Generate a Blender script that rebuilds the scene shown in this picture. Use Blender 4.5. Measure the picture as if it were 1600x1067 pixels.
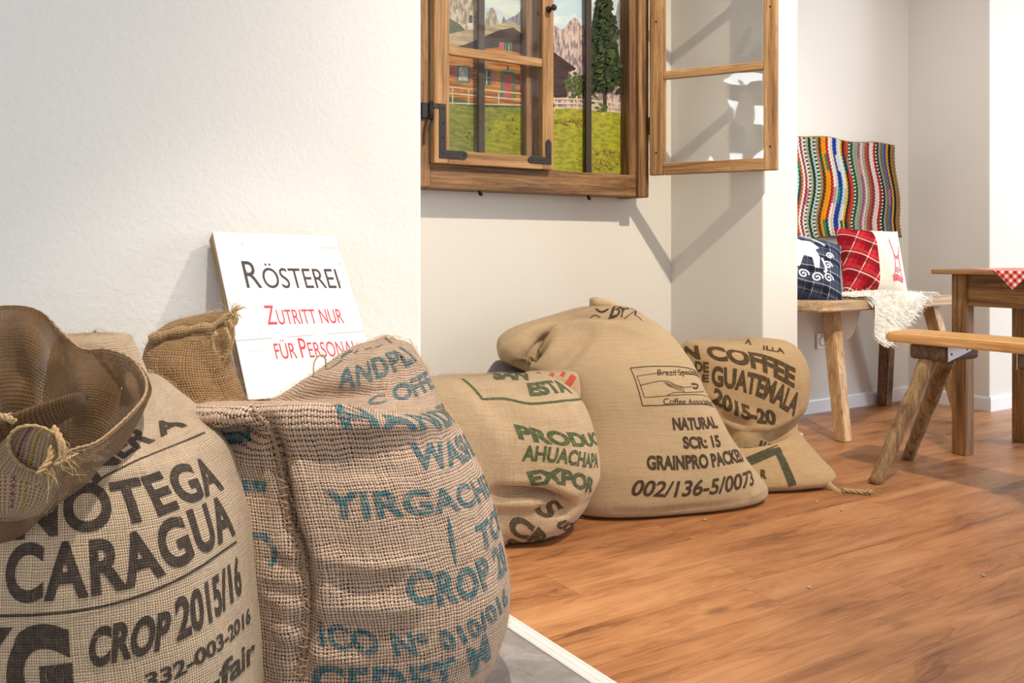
import bpy, bmesh, math, random
import numpy as np
from mathutils import Vector, Matrix
from mathutils.bvhtree import BVHTree
from mathutils.interpolate import poly_3d_calc

for o in list(bpy.data.objects):
    bpy.data.objects.remove(o, do_unlink=True)
SC = bpy.context.scene
COL = SC.collection
RNG = random.Random(7)

# ------------------------------------------------------------------ camera
FOC = 1400.0                      # focal length in px of the 1600 px wide frame
HZ = 392.0                        # row of the horizon
CAMZ = 0.80
YAW = math.radians(32.6)
R3 = np.array([math.cos(YAW), -math.sin(YAW), 0.0])
F3 = np.array([math.sin(YAW), math.cos(YAW), 0.0])
Z3 = np.array([0, 0, 1.0])
C3 = np.array([0, 0, CAMZ])
cd = bpy.data.cameras.new('camera')
cd.sensor_fit = 'HORIZONTAL'; cd.sensor_width = 36.0
cd.lens = 36.0 * FOC / 1600.0
cd.shift_y = -(533.5 - HZ) / 1600.0
cd.clip_start = 0.02
cam = bpy.data.objects.new('camera', cd); COL.objects.link(cam)
cam.location = (0, 0, CAMZ)
cam.rotation_euler = (math.radians(90), 0, -YAW)
SC.camera = cam

# ------------------------------------------------------------------ light
SC.view_settings.view_transform = 'Standard'
SC.view_settings.look = 'None'
SC.view_settings.gamma = 1.0
SC.view_settings.use_curve_mapping = False
SC.view_settings.exposure = 0.42
w = bpy.data.worlds.new('world'); SC.world = w; w.use_nodes = True
w.node_tree.nodes['Background'].inputs[0].default_value = (0.80, 0.90, 1.0, 1)
w.node_tree.nodes['Background'].inputs[1].default_value = 0.6

def area(name, loc, target, sx, sy, power, col):
    l = bpy.data.lights.new(name, 'AREA'); l.shape = 'RECTANGLE'; l.size = sx; l.size_y = sy
    l.energy = power; l.color = col
    o = bpy.data.objects.new(name, l); COL.objects.link(o); o.location = loc
    o.rotation_euler = (Vector(target) - Vector(loc)).to_track_quat('-Z', 'Y').to_euler()
    return o
def spot(name, loc, target, power, col, ang=70, blend=0.5, rad=0.03):
    l = bpy.data.lights.new(name, 'SPOT'); l.energy = power; l.color = col
    l.spot_size = math.radians(ang); l.spot_blend = blend; l.shadow_soft_size = rad
    o = bpy.data.objects.new(name, l); COL.objects.link(o); o.location = loc
    o.rotation_euler = (Vector(target) - Vector(loc)).to_track_quat('-Z', 'Y').to_euler()
    return o
DAY = (0.92, 0.96, 1.0); WARM = (1.0, 0.86, 0.68)
area('daylight_south', (1.2, -3.85, 1.5), (1.2, 2, 1.3), 5.0, 2.0, 43, DAY)
area('daylight_east', (6.85, 0.2, 1.45), (2, 0.9, 0.7), 3.6, 2.0, 132, (0.80, 0.90, 1.0))
area('daylight_west', (-3.35, 0.95, 1.62), (2.4, 2.4, 1.45), 0.8, 1.0, 15, DAY)
area('daylight_west', (-3.35, 0.05, 1.30), (2.4, 2.4, 1.2), 0.7, 0.7, 8, DAY)
spot('ceiling_spot_niche', (2.22, 0.60, 2.82), (2.05, 2.5, 0.75), 225, WARM, 84, 0.9, 0.025)
spot('ceiling_spot_sacks', (0.62, 0.98, 2.85), (0.60, 1.45, 0.30), 190, (1.0, 0.92, 0.80), 46, 0.8, 0.03)
spot('ceiling_spot_floor', (2.3, 0.2, 2.82), (1.9, 1.1, 0.0), 22, WARM, 75, 1.0, 0.04)

spot('added_fill_corner', (3.25, 1.0, 2.82), (4.0, 2.75, 0.95), 75, (1.0, 0.93, 0.86), 70, 1.0, 0.15)  # added unseen fill lamp, brightens the right wall and seating corner

# ------------------------------------------------------------------ small maths
def P(px, py, d):
    return C3 + d * (F3 + (px - 800.0) / FOC * R3 + (HZ - py) / FOC * Z3)
def ray(px, py):
    v = F3 + (px - 800.0) / FOC * R3 + (HZ - py) / FOC * Z3
    return Vector(v).normalized()
def on_plane_y(px, py, Y):
    v = F3 + (px - 800.0) / FOC * R3 + (HZ - py) / FOC * Z3
    return C3 + v * (Y / v[1])
def lin(r, g, b):
    f = lambda c: (c / 255 / 12.92) if c / 255 <= 0.04045 else ((c / 255 + 0.055) / 1.055) ** 2.4
    return (f(r), f(g), f(b), 1.0)
def catmull(A, n, closed=False):
    """A: (k, ...) control array -> (n, ...) samples"""
    A = np.asarray(A, float); k = len(A)
    t = np.linspace(0, k if closed else k - 1, n, endpoint=not closed)
    i = np.floor(t).astype(int)
    if not closed: i = np.minimum(i, k - 2)
    f = (t - i).reshape((-1,) + (1,) * (A.ndim - 1))
    if closed: g = lambda j: A[j % k]
    else: g = lambda j: A[np.clip(j, 0, k - 1)]
    p0, p1, p2, p3 = g(i - 1), g(i), g(i + 1), g(i + 2)
    return 0.5 * (2 * p1 + (p2 - p0) * f + (2 * p0 - 5 * p1 + 4 * p2 - p3) * f ** 2 + (3 * p1 - p0 - 3 * p2 + p3) * f ** 3)

# ------------------------------------------------------------------ mesh builder
class MB:
    def __init__(s): s.v = []; s.f = []; s.m = []; s.s = []; s.uv = {}; s.n = 0
    def add(s, V, Fs, mat=0, smooth=False, uv=None):
        b = s.n
        V = np.asarray(V, float).reshape(-1, 3)
        s.v.append(V); s.n += len(V)
        for f in Fs: s.f.append([b + i for i in f])
        s.m += [mat] * len(Fs); s.s += [smooth] * len(Fs)
        if uv is not None: s.uv[b] = np.asarray(uv, float).reshape(-1, 2)
        return b
    def box(s, lo, hi, mat=0, bev=0.0, M=None, seg=2):
        bm = bmesh.new(); bmesh.ops.create_cube(bm, size=1)
        lo = Vector(lo); hi = Vector(hi)
        for v in bm.verts:
            v.co = Vector((lo[i] + (v.co[i] + 0.5) * (hi[i] - lo[i]) for i in range(3)))
        if bev > 0: bmesh.ops.bevel(bm, geom=bm.edges[:], offset=bev, segments=seg, affect='EDGES', profile=0.5)
        if M is not None: bm.transform(M)
        s.bm(bm, mat, False)
    def bm(s, bm, mat=0, smooth=False):
        bm.verts.index_update()
        s.add([v.co[:] for v in bm.verts], [[v.index for v in f.verts] for f in bm.faces], mat, smooth); bm.free()
    def grid(s, G, mat=0, smooth=True, closed_u=False, uv=None, flip=False):
        """G: (nt, nu, 3)"""
        nt, nu = G.shape[:2]; Fs = []
        for i in range(nt - 1):
            for j in range(nu if closed_u else nu - 1):
                k = (j + 1) % nu
                q = [i * nu + j, i * nu + k, (i + 1) * nu + k, (i + 1) * nu + j]
                Fs.append(q[::-1] if flip else q)
        return s.add(G.reshape(-1, 3), Fs, mat, smooth, uv)
    def tube(s, path, rad, sides=8, mat=0, cap=True, smooth=True):
        path = np.asarray(path, float); n = len(path)
        rad = np.broadcast_to(np.asarray(rad, float), (n,))
        T = np.gradient(path, axis=0); T /= np.linalg.norm(T, axis=1)[:, None] + 1e-12
        up = np.array([0, 0, 1.0]) if abs(T[0][2]) < 0.9 else np.array([1.0, 0, 0])
        rows = []
        for i in range(n):
            a = up - T[i] * (up @ T[i]); a /= np.linalg.norm(a) + 1e-12; up = a
            b = np.cross(T[i], a)
            th = np.arange(sides) * 2 * math.pi / sides
            rows.append(path[i] + rad[i] * (np.cos(th)[:, None] * a + np.sin(th)[:, None] * b))
        G = np.array(rows)
        b0 = s.grid(G, mat, smooth, True)
        if cap:
            s.f.append([b0 + j for j in range(sides)][::-1]); s.m.append(mat); s.s.append(False)
            s.f.append([b0 + (n - 1) * sides + j for j in range(sides)]); s.m.append(mat); s.s.append(False)
    def lathe(s, prof, M, sides=20, mat=0):
        """prof: [(r, h)] around local z"""
        th = np.arange(sides) * 2 * math.pi / sides
        G = np.array([[(r * math.cos(t), r * math.sin(t), h) for t in th] for r, h in prof])
        b = G.reshape(-1, 3); b = np.array([(M @ Vector(p))[:] for p in b]).reshape(G.shape)
        s.grid(b, mat, True, True)
    def prism(s, poly, depth, M, mat=0, bev=0.0):
        """poly: 2-D outline in local xy, extruded along local z"""
        bm = bmesh.new()
        vs = [bm.verts.new((x, y, 0)) for x, y in poly]
        f = bm.faces.new(vs)
        r = bmesh.ops.extrude_face_region(bm, geom=[f])
        for g in r['geom']:
            if isinstance(g, bmesh.types.BMVert): g.co.z += depth
        bmesh.ops.recalc_face_normals(bm, faces=bm.faces[:])
        if bev: bmesh.ops.bevel(bm, geom=bm.edges[:], offset=bev, segments=2, affect='EDGES')
        bm.transform(M); s.bm(bm, mat, False)
    def build(s, name, mats, parent=None, origin=None, mw=None):
        """vertices are in world space (or in the space of matrix mw)"""
        V = np.concatenate(s.v) if s.v else np.zeros((0, 3))
        me = bpy.data.meshes.new(name)
        org = np.zeros(3)
        if mw is None:
            org = np.asarray(origin if origin is not None else (np.array([(V[:, 0].min() + V[:, 0].max()) / 2, (V[:, 1].min() + V[:, 1].max()) / 2, V[:, 2].min()])), float)
        me.from_pydata((V - org).tolist(), [], s.f)
        for m in (mats if isinstance(mats, (list, tuple)) else [mats]): me.materials.append(m)
        me.polygons.foreach_set('material_index', s.m)
        me.polygons.foreach_set('use_smooth', s.s)
        if s.uv:
            UV = np.zeros((len(V), 2))
            for b, u in s.uv.items(): UV[b:b + len(u)] = u
            lay = me.uv_layers.new(name='weave')
            li = np.zeros(len(me.loops), dtype=np.int32); me.loops.foreach_get('vertex_index', li)
            lay.data.foreach_set('uv', UV[li].astype(np.float32).ravel())
        me.update()
        o = bpy.data.objects.new(name, me); COL.objects.link(o)
        W = Matrix.Translation(Vector(org)) if mw is None else mw
        if parent is not None:
            o.parent = parent
            o.matrix_local = WORLD[parent.name].inverted() @ W
        else:
            o.matrix_world = W
        WORLD[o.name] = W.copy()
        return o
WORLD = {}
def thing(name, label, cat, loc, group=None, rot=None):
    o = bpy.data.objects.new(name, None); COL.objects.link(o)
    o.empty_display_size = 0.05
    W = Matrix.Translation(Vector(loc))
    if rot is not None: W = W @ rot.to_4x4()
    o.matrix_world = W; WORLD[o.name] = W.copy()
    return tag(o, label, cat, group)
def tag(o, label, cat=None, group=None):
    o['label'] = label
    if cat: o['category'] = cat
    if group: o['group'] = group
    return o
def struct(o, label=None):
    o['kind'] = 'structure'
    if label: o['label'] = label
    return o

# ------------------------------------------------------------------ materials
class NT:
    def __init__(s, name):
        s.mat = bpy.data.materials.new(name); s.mat.use_nodes = True
        s.t = s.mat.node_tree; s.t.nodes.clear()
        s.out = s.t.nodes.new('ShaderNodeOutputMaterial')
        s.bsdf = s.t.nodes.new('ShaderNodeBsdfPrincipled')
        s.t.links.new(s.bsdf.outputs[0], s.out.inputs[0])
    def put(s, sock, v):
        if isinstance(v, bpy.types.NodeSocket): s.t.links.new(v, sock)
        else:
            try: sock.default_value = v
            except Exception:
                sock.default_value = tuple(v)[:3] if hasattr(v, '__len__') else v
    def n(s, typ, ins=None, **props):
        nd = s.t.nodes.new(typ)
        for k, v in props.items(): setattr(nd, k, v)
        for k, v in (ins or {}).items(): s.put(nd.inputs[k], v)
        return nd
    def m(s, op, a, b=None, c=None, clamp=False):
        nd = s.n('ShaderNodeMath', operation=op); nd.use_clamp = clamp
        for i, x in enumerate((a, b, c)):
            if x is not None: s.put(nd.inputs[i], x)
        return nd.outputs[0]
    def coord(s, which='Object'): return s.n('ShaderNodeTexCoord').outputs[which]
    def xyz(s, v):
        nd = s.n('ShaderNodeSeparateXYZ', {0: v}); return nd.outputs[0], nd.outputs[1], nd.outputs[2]
    def vec(s, x, y, z): return s.n('ShaderNodeCombineXYZ', {0: x, 1: y, 2: z}).outputs[0]
    def noise(s, v, scale=5, detail=2, rough=0.5, dist=0.0, out='Fac'):
        return s.n('ShaderNodeTexNoise', {'Vector': v, 'Scale': scale, 'Detail': detail, 'Roughness': rough, 'Distortion': dist}).outputs[out]
    def mix(s, f, a, b, mode='MIX'):
        nd = s.n('ShaderNodeMix', data_type='RGBA', blend_type=mode)
        s.put(nd.inputs[0], f); s.put(nd.inputs[6], a); s.put(nd.inputs[7], b)
        return nd.outputs[2]
    def ramp(s, f, stops, interp='LINEAR'):
        nd = s.n('ShaderNodeValToRGB', {0: f}); cr = nd.color_ramp; cr.interpolation = interp
        while len(cr.elements) < len(stops): cr.elements.new(0.5)
        for e, (p, c) in zip(cr.elements, stops): e.position = p; e.color = c
        return nd.outputs[0]
    def step(s, v, lo, hi):
        return s.n('ShaderNodeMapRange', {0: v, 1: lo, 2: hi, 3: 0.0, 4: 1.0}, interpolation_type='SMOOTHSTEP').outputs[0]
    def bump(s, h, strength=0.5, dist=0.01, normal=None):
        nd = s.n('ShaderNodeBump', {'Height': h, 'Strength': strength, 'Distance': dist})
        if normal is not None: s.put(nd.inputs['Normal'], normal)
        return nd.outputs[0]
    def fin(s, col=None, rough=0.6, normal=None, metal=0.0, spec=0.5, **kw):
        if col is not None: s.put(s.bsdf.inputs['Base Color'], col)
        s.put(s.bsdf.inputs['Roughness'], rough); s.put(s.bsdf.inputs['Metallic'], metal)
        s.put(s.bsdf.inputs['Specular IOR Level'], spec)
        if normal is not None: s.put(s.bsdf.inputs['Normal'], normal)
        return s.mat

def plain(name, col, rough=0.6, metal=0.0, noise=0.12, nscale=30, bump=0.0, spec=0.5):
    t = NT(name); c = t.coord()
    f = t.noise(c, nscale, 3)
    dark = tuple(x * (1 - noise * 2) for x in col[:3]) + (1,)
    lite = tuple(min(1, x * (1 + noise)) for x in col[:3]) + (1,)
    col2 = t.mix(f, dark, lite)
    return t.fin(col2, rough, t.bump(f, bump, 0.004) if bump else None, metal, spec)

def plaster(name, col, grain=70, strength=0.35):
    t = NT(name); c = t.coord()
    a = t.noise(c, grain, 4, 0.6); b = t.noise(c, 9, 3)
    h = t.m('ADD', a, t.m('MULTIPLY', b, 1.6))
    col2 = t.mix(t.noise(c, 2.2, 3), col, tuple(x * 0.97 for x in col[:3]) + (1,))
    return t.fin(col2, 0.85, t.bump(h, strength, 0.004), spec=0.25)

def wood(name, dark, mid, lite, axis=2, scale=1.0, rough=0.55, knots=True, bump=0.25, streak=1.0):
    """long grain along local axis"""
    t = NT(name); c = t.coord()
    rnd = t.n('ShaderNodeObjectInfo').outputs['Random']
    off = t.m('MULTIPLY', rnd, 13.0)
    xyz = list(t.xyz(c))
    k = [30.0 * scale] * 3; k[axis] = 1.6 * scale
    v = t.vec(*[t.m('ADD', t.m('MULTIPLY', xyz[i], k[i]), off) for i in range(3)])
    g1 = t.noise(v, 1.0, 4, 0.6, 0.8)
    k2 = [170.0 * scale] * 3; k2[axis] = 5.0 * scale
    v2 = t.vec(*[t.m('ADD', t.m('MULTIPLY', xyz[i], k2[i]), off) for i in range(3)])
    g2 = t.noise(v2, 1.0, 3, 0.6)
    f = t.m('ADD', t.m('MULTIPLY', g1, 0.62), t.m('MULTIPLY', g2, 0.38 * streak))
    col = t.ramp(f, [(0.36, dark), (0.48, mid), (0.61, lite)])
    k4 = [62.0 * scale] * 3; k4[axis] = 2.2 * scale
    g4 = t.noise(t.vec(*[t.m('ADD', t.m('MULTIPLY', xyz[i], k4[i]), off) for i in range(3)]), 1.0, 4, 0.7, 0.5)
    col = t.mix(t.m('MULTIPLY', t.step(g4, 0.56, 0.70), 0.6), col, dark)
    ringl = t.step(t.m('SINE', t.m('ADD', t.m('MULTIPLY', g1, 85.0), t.m('MULTIPLY', g2, 2.0))), 0.35, 0.95)
    col = t.mix(t.m('MULTIPLY', ringl, 0.34), col, dark)
    h = g2
    if knots:
        k3 = [9.0] * 3; k3[axis] = 3.0
        v3 = t.vec(*[t.m('ADD', t.m('MULTIPLY', xyz[i], k3[i]), off) for i in range(3)])
        vo = t.n('ShaderNodeTexVoronoi', {'Vector': v3, 'Scale': 1.0}).outputs['Distance']
        kn = t.step(vo, 0.13, 0.05)
        col = t.mix(t.m('MULTIPLY', kn, 0.8), col, tuple(x * 0.35 for x in dark[:3]) + (1,))
    return t.fin(col, rough, t.bump(f, bump, 0.003), spec=0.35)

def jute(name, lite, dark, pitch, ink=None, ink_wear=0.35, hole=0.0, gap=0.42, contrast=1.0, stains=0.0):
    """plain-woven burlap, threads following the 'weave' uv (metres)"""
    t = NT(name)
    uv = t.n('ShaderNodeUVMap', uv_map='weave').outputs[0]
    u, v, _ = t.xyz(uv)
    d1 = t.noise(uv, 14.0, 2); d2 = t.noise(t.vec(t.m('ADD', u, 3.7), v, 0.0), 14.0, 2)
    e1 = t.noise(t.vec(t.m('MULTIPLY', u, 9.0), t.m('MULTIPLY', v, 160.0), 0.0), 1.0, 2)
    e2 = t.noise(t.vec(t.m('MULTIPLY', u, 160.0), t.m('MULTIPLY', v, 9.0), 2.0), 1.0, 2)
    uu = t.m('ADD', t.m('DIVIDE', u, pitch), t.m('ADD', t.m('MULTIPLY', d1, 2.4), t.m('MULTIPLY', e2, 0.9)))
    vv = t.m('ADD', t.m('DIVIDE', v, pitch), t.m('ADD', t.m('MULTIPLY', d2, 2.4), t.m('MULTIPLY', e1, 0.9)))
    su = t.m('SINE', t.m('MULTIPLY', uu, math.pi)); sv = t.m('SINE', t.m('MULTIPLY', vv, math.pi))
    au = t.m('ABSOLUTE', su); av = t.m('ABSOLUTE', sv)
    par = t.m('MULTIPLY', su, sv)
    par = t.m('MULTIPLY', t.m('MINIMUM', t.m('MAXIMUM', t.m('MULTIPLY', par, 3.0), -1.0), 1.0), 0.32)
    h = t.m('MAXIMUM', t.m('MULTIPLY', au, t.m('ADD', 0.68, par)), t.m('MULTIPLY', av, t.m('SUBTRACT', 0.68, par)))
    thick = t.m('MULTIPLY', t.noise(uv, 40.0, 2), 0.35)
    g = t.step(h, gap - 0.22, gap + 0.10)
    fib = t.noise(t.vec(t.m('MULTIPLY', u, 900.0), t.m('MULTIPLY', v, 900.0), 0.0), 1.0, 2)
    big = t.noise(uv, 7.0, 3)
    thread = t.mix(t.m('ADD', t.m('MULTIPLY', e1, 0.55), t.m('MULTIPLY', e2, 0.45)), tuple(x * 0.66 for x in lite[:3]) + (1,), tuple(min(1, x * 1.22) for x in lite[:3]) + (1,))
    thread = t.mix(t.m('MULTIPLY', fib, 0.24), thread, dark)
    thread = t.mix(t.m('MULTIPLY', t.step(big, 0.42, 0.75), 0.2), thread, tuple(x * 0.62 for x in lite[:3]) + (1,))
    if stains:
        st = t.step(t.noise(t.vec(t.m('MULTIPLY', u, 5.0), t.m('MULTIPLY', v, 9.0), 5.0), 1.0, 3), 0.58, 0.75)
        thread = t.mix(t.m('MULTIPLY', st, stains), thread, tuple(x * 0.3 for x in lite[:3]) + (1,))
    if ink is not None:
        wear = t.step(t.noise(uv, 90.0, 3, 0.7), 0.30 + 0.0 * ink_wear, 0.62)
        amt = t.m('SUBTRACT', 1.0, t.m('MULTIPLY', t.m('SUBTRACT', 1.0, wear), ink_wear))
        thread = t.mix(amt, thread, ink)
        thread = t.mix(t.m('MULTIPLY', fib, 0.18), thread, lite)
    col = t.mix(t.m('MULTIPLY', t.m('SUBTRACT', 1.0, g), contrast), thread, dark)
    hh = t.m('ADD', h, t.m('MULTIPLY', fib, 0.25))
    nb = t.bump(hh, 0.8, pitch * 0.45)
    t.fin(col, 0.95, nb, spec=0.12)
    t.put(t.bsdf.inputs['Sheen Weight'], 0.22 if ink is None else 0.04)
    t.put(t.bsdf.inputs['Sheen Tint'], (1.0, 0.9, 0.78, 1))
    if hole > 0:
        tr = t.n('ShaderNodeBsdfTransparent')
        trl = t.n('ShaderNodeBsdfTranslucent', {'Color': lite, 'Normal': nb})
        m0 = t.n('ShaderNodeMixShader', {0: 0.18, 1: t.bsdf.outputs[0], 2: trl.outputs[0]})
        hf = t.m('MULTIPLY', t.step(h, gap + 0.02, gap - 0.10), t.m('MULTIPLY', t.step(big, 0.42, 0.6), hole))
        m1 = t.n('ShaderNodeMixShader', {0: hf, 1: m0.outputs[0], 2: tr.outputs[0]})
        t.t.links.new(m1.outputs[0], t.out.inputs[0])
    return t.mat

# ------------------------------------------------------------------ lettering
def text_flat(segs, bold=0.0, xs=1.0, shear=0.0, gap=1.0, font_h=None):
    """segs: [(string, scale)] -> verts (n,2) with baseline y=0, unit cap height 1 for scale 1; faces; width"""
    V = []; Fs = []; x0 = 0.0; nb = 0
    for st, sc in segs:
        if not st.strip(): x0 += 0.35 * len(st) * xs; continue
        c = bpy.data.curves.new('t', 'FONT'); c.body = st; c.size = 1.0; c.shear = shear; c.space_character = gap
        c.resolution_u = 6; c.offset = bold
        o = bpy.data.objects.new('t', c); COL.objects.link(o)
        dg = bpy.context.evaluated_depsgraph_get()
        me = o.evaluated_get(dg).to_mesh()
        v = np.array([p.co[:2] for p in me.vertices]); f = [list(p.vertices) for p in me.polygons]
        o.evaluated_get(dg).to_mesh_clear(); bpy.data.objects.remove(o); bpy.data.curves.remove(c)
        k = 1.0 / CAPH
        v = v * k * sc; v[:, 0] *= xs
        v[:, 0] -= v[:, 0].min()
        V.append(v + np.array([x0, 0])); Fs += [[i + nb for i in q] for q in f]; nb += len(v)
        x0 += v[:, 0].max() + 0.16 * xs * gap
    return np.concatenate(V), Fs, x0 - 0.16 * xs * gap
CAPH = 1.0
_v, _, _ = text_flat([('H', 1.0)])
CAPH = _v[:, 1].max()

def slice_flat(V, Fs, step):
    bm = bmesh.new()
    vs = [bm.verts.new((x, y, 0)) for x, y in V]
    for f in Fs:
        try: bm.faces.new([vs[i] for i in f])
        except ValueError: pass
    for ax in (0, 1):
        lo = V[:, ax].min(); hi = V[:, ax].max(); k = max(1, int((hi - lo) / step))
        for i in range(1, k + 1):
            co = [0, 0, 0]; co[ax] = lo + (hi - lo) * i / (k + 1); no = [0, 0, 0]; no[ax] = 1
            bmesh.ops.bisect_plane(bm, geom=bm.verts[:] + bm.edges[:] + bm.faces[:], plane_co=co, plane_no=no, dist=1e-6)
    bm.verts.index_update()
    v = np.array([p.co[:2] for p in bm.verts]); f = [[p.index for p in q.verts] for q in bm.faces]
    bm.free()
    return v, f

# ------------------------------------------------------------------ materials used all over
M_WALL = plaster('wall_plaster_coarse', lin(240, 239, 235), 75, 0.40)
M_WALL2 = plaster('wall_plaster_fine', lin(225, 221, 213), 110, 0.10)
M_CEIL = plaster('ceiling_paint', lin(240, 240, 238), 90, 0.1)
M_TRIM = plain('white_lacquer', lin(236, 236, 240), 0.35, noise=0.01)
M_STRIP = plain('floor_profile_white', lin(216, 214, 212), 0.4, noise=0.03)

def floor_mat():
    t = NT('plank_floor'); x, y, _ = t.xyz(t.coord())
    PW, PL = 0.152, 1.25
    r = t.m('DIVIDE', y, PW); row = t.m('FLOOR', r); fr = t.m('FRACT', r)
    wn = t.n('ShaderNodeTexWhiteNoise', noise_dimensions='1D'); t.put(wn.inputs['W'], row)
    q = t.m('ADD', t.m('DIVIDE', x, PL), t.m('MULTIPLY', wn.outputs['Value'], 5.3)); cl = t.m('FLOOR', q); fc = t.m('FRACT', q)
    wn2 = t.n('ShaderNodeTexWhiteNoise', {'Vector': t.vec(row, cl, 0.0)}, noise_dimensions='2D'); rnd = wn2.outputs['Value']
    o = t.m('MULTIPLY', rnd, 37.0)
    g1 = t.noise(t.vec(t.m('ADD', t.m('MULTIPLY', x, 1.9), o), t.m('MULTIPLY', y, 15.0), o), 1.0, 4, 0.55, 1.1)
    # long growth rings bowed around noise
    ring = t.m('SINE', t.m('ADD', t.m('MULTIPLY', g1, 55.0), t.m('MULTIPLY', y, 160.0)))
    fine = t.noise(t.vec(t.m('ADD', t.m('MULTIPLY', x, 7.0), o), t.m('MULTIPLY', y, 230.0), o), 1.0, 3, 0.6)
    patch = t.noise(t.vec(t.m('ADD', t.m('MULTIPLY', x, 2.6), o), t.m('MULTIPLY', y, 8.0), o), 1.0, 4, 0.6)
    f = t.m('ADD', t.m('ADD', t.m('MULTIPLY', g1, 0.42), t.m('MULTIPLY', patch, 0.46)), t.m('ADD', t.m('MULTIPLY', ring, 0.035), t.m('MULTIPLY', fine, 0.14)))
    f = t.m('ADD', f, t.m('MULTIPLY', t.m('SUBTRACT', rnd, 0.5), 0.10))
    col = t.ramp(f, [(0.32, lin(104, 64, 39)), (0.43, lin(150, 99, 61)), (0.54, lin(173, 119, 76)), (0.70, lin(192, 141, 96))])
    dark = t.step(t.noise(t.vec(t.m('ADD', t.m('MULTIPLY', x, 3.2), o), t.m('MULTIPLY', y, 24.0), o), 1.0, 5, 0.65, 1.5), 0.60, 0.76)
    col = t.mix(t.m('MULTIPLY', dark, 0.42), col, lin(78, 44, 28))
    vo = t.n('ShaderNodeTexVoronoi', {'Vector': t.vec(t.m('ADD', t.m('MULTIPLY', x, 2.4), o), t.m('MULTIPLY', y, 6.0), o), 'Scale': 1.0}).outputs['Distance']
    kn = t.step(vo, 0.15, 0.04)
    col = t.mix(t.m('MULTIPLY', kn, 0.7), col, lin(70, 40, 28))
    e1 = t.m('MINIMUM', fr, t.m('SUBTRACT', 1.0, fr)); e2 = t.m('MINIMUM', fc, t.m('SUBTRACT', 1.0, fc))
    seam = t.m('MINIMUM', t.step(e1, 0.0, 0.014), t.step(e2, 0.0, 0.0018))
    col = t.mix(t.m('MULTIPLY', t.m('SUBTRACT', 1.0, seam), 0.32), col, lin(74, 44, 28))
    nb = t.bump(t.m('ADD', t.m('MULTIPLY', f, 0.5), t.m('MULTIPLY', seam, 0.35)), 0.25, 0.002)
    return t.fin(col, t.m('ADD', 0.30, t.m('MULTIPLY', patch, 0.22)), nb, spec=0.45)
def tile_mat():
    t = NT('grey_stone_floor'); c = t.coord()
    a = t.noise(c, 6, 6, 0.65, 1.5); b = t.noise(c, 45, 4, 0.6)
    col = t.ramp(t.m('ADD', t.m('MULTIPLY', a, 0.75), t.m('MULTIPLY', b, 0.25)), [(0.33, lin(112, 108, 108)), (0.5, lin(138, 133, 131)), (0.66, lin(164, 158, 154))])
    return t.fin(col, 0.5, t.bump(b, 0.1, 0.002), spec=0.4)

# ------------------------------------------------------------------ room
WY = 2.10      # face of the left wall
NY = 2.93      # back wall of the niche and of the seating corner
def slab(name, lo, hi, mat, bev=0.0):
    m = MB(); m.box(lo, hi, 0, bev, seg=3)
    return struct(m.build(name, mat))
fm = floor_mat()
m = MB(); m.box((1.054, -4.0, -0.08), (7.1, 3.1, 0.0)); fl = struct(m.build('floor', fm, origin=(0, 0, 0)))
m = MB(); m.box((-3.6, -4.0, -0.08), (1.017, WY + 0.1, 0.0)); struct(m.build('floor_stone', tile_mat(), origin=(0, 0, 0)))
# profile strip between the two floors: ridged section
m = MB()
sec = [(1.015, -0.05), (1.015, 0.003), (1.019, 0.0052), (1.027, 0.0055), (1.0275, 0.0046), (1.0285, 0.0046), (1.029, 0.0056), (1.043, 0.0056), (1.0435, 0.0046), (1.0445, 0.0046), (1.045, 0.0055), (1.051, 0.0052), (1.056, 0.002), (1.056, -0.05)]
m.grid(np.array([[(x, y, z) for x, z in sec] for y in (-4.0, WY)]), 0, False)
struct(m.build('trim_1', M_STRIP))
slab('wall_left', (-3.6, WY, -0.05), (1.064, NY + 0.2, 2.9), M_WALL, 0.012)
slab('wall_back', (1.0, NY, -0.05), (4.6, NY + 0.2, 2.9), M_WALL2)
slab('wall_partition', (2.70, 2.41, -0.05), (2.903, NY + 0.05, 2.9), M_WALL2, 0.006)
slab('wall_right', (4.42, 2.485, -0.05), (7.1, NY + 0.2, 2.9), M_WALL2, 0.006)
slab('ceiling', (-3.6, -4.1, 2.9), (7.1, NY + 0.2, 3.0), M_CEIL)
# walls behind the camera with their window openings
def open_wall(name, axis, pos, lo, hi, a0, a1, z0, z1, th):
    m = MB()
    def b(s0, s1, y0, y1):
        if axis == 'y': m.box((s0, min(pos, pos + th), y0), (s1, max(pos, pos + th), y1))
        else: m.box((min(pos, pos + th), s0, y0), (max(pos, pos + th), s1, y1))
    b(lo, a0, -0.05, 2.9); b(a1, hi, -0.05, 2.9); b(a0, a1, -0.05, z0); b(a0, a1, z1, 2.9)
    struct(m.build(name, M_WALL2))
def win_frame(name, axis, pos, a0, a1, z0, z1, parts):
    m = MB()
    def b(s0, s1, y0, y1):
        if axis == 'y': m.box((s0, pos - 0.03, y0), (s1, pos + 0.03, y1))
        else: m.box((pos - 0.03, s0, y0), (pos + 0.03, s1, y1))
    b(a0, a1, z0, z0 + 0.06); b(a0, a1, z1 - 0.06, z1)
    for i in range(parts + 1):
        s = a0 + (a1 - a0 - 0.06) * i / parts; b(s, s + 0.06, z0 + 0.06, z1 - 0.06)
    struct(m.build(name, M_TRIM))
open_wall('wall_front', 'y', -4.0, -3.6, 7.1, -1.3, 3.7, 0.5, 2.5, -0.15); win_frame('window_1', 'y', -4.05, -1.3, 3.7, 0.5, 2.5, 4)
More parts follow.
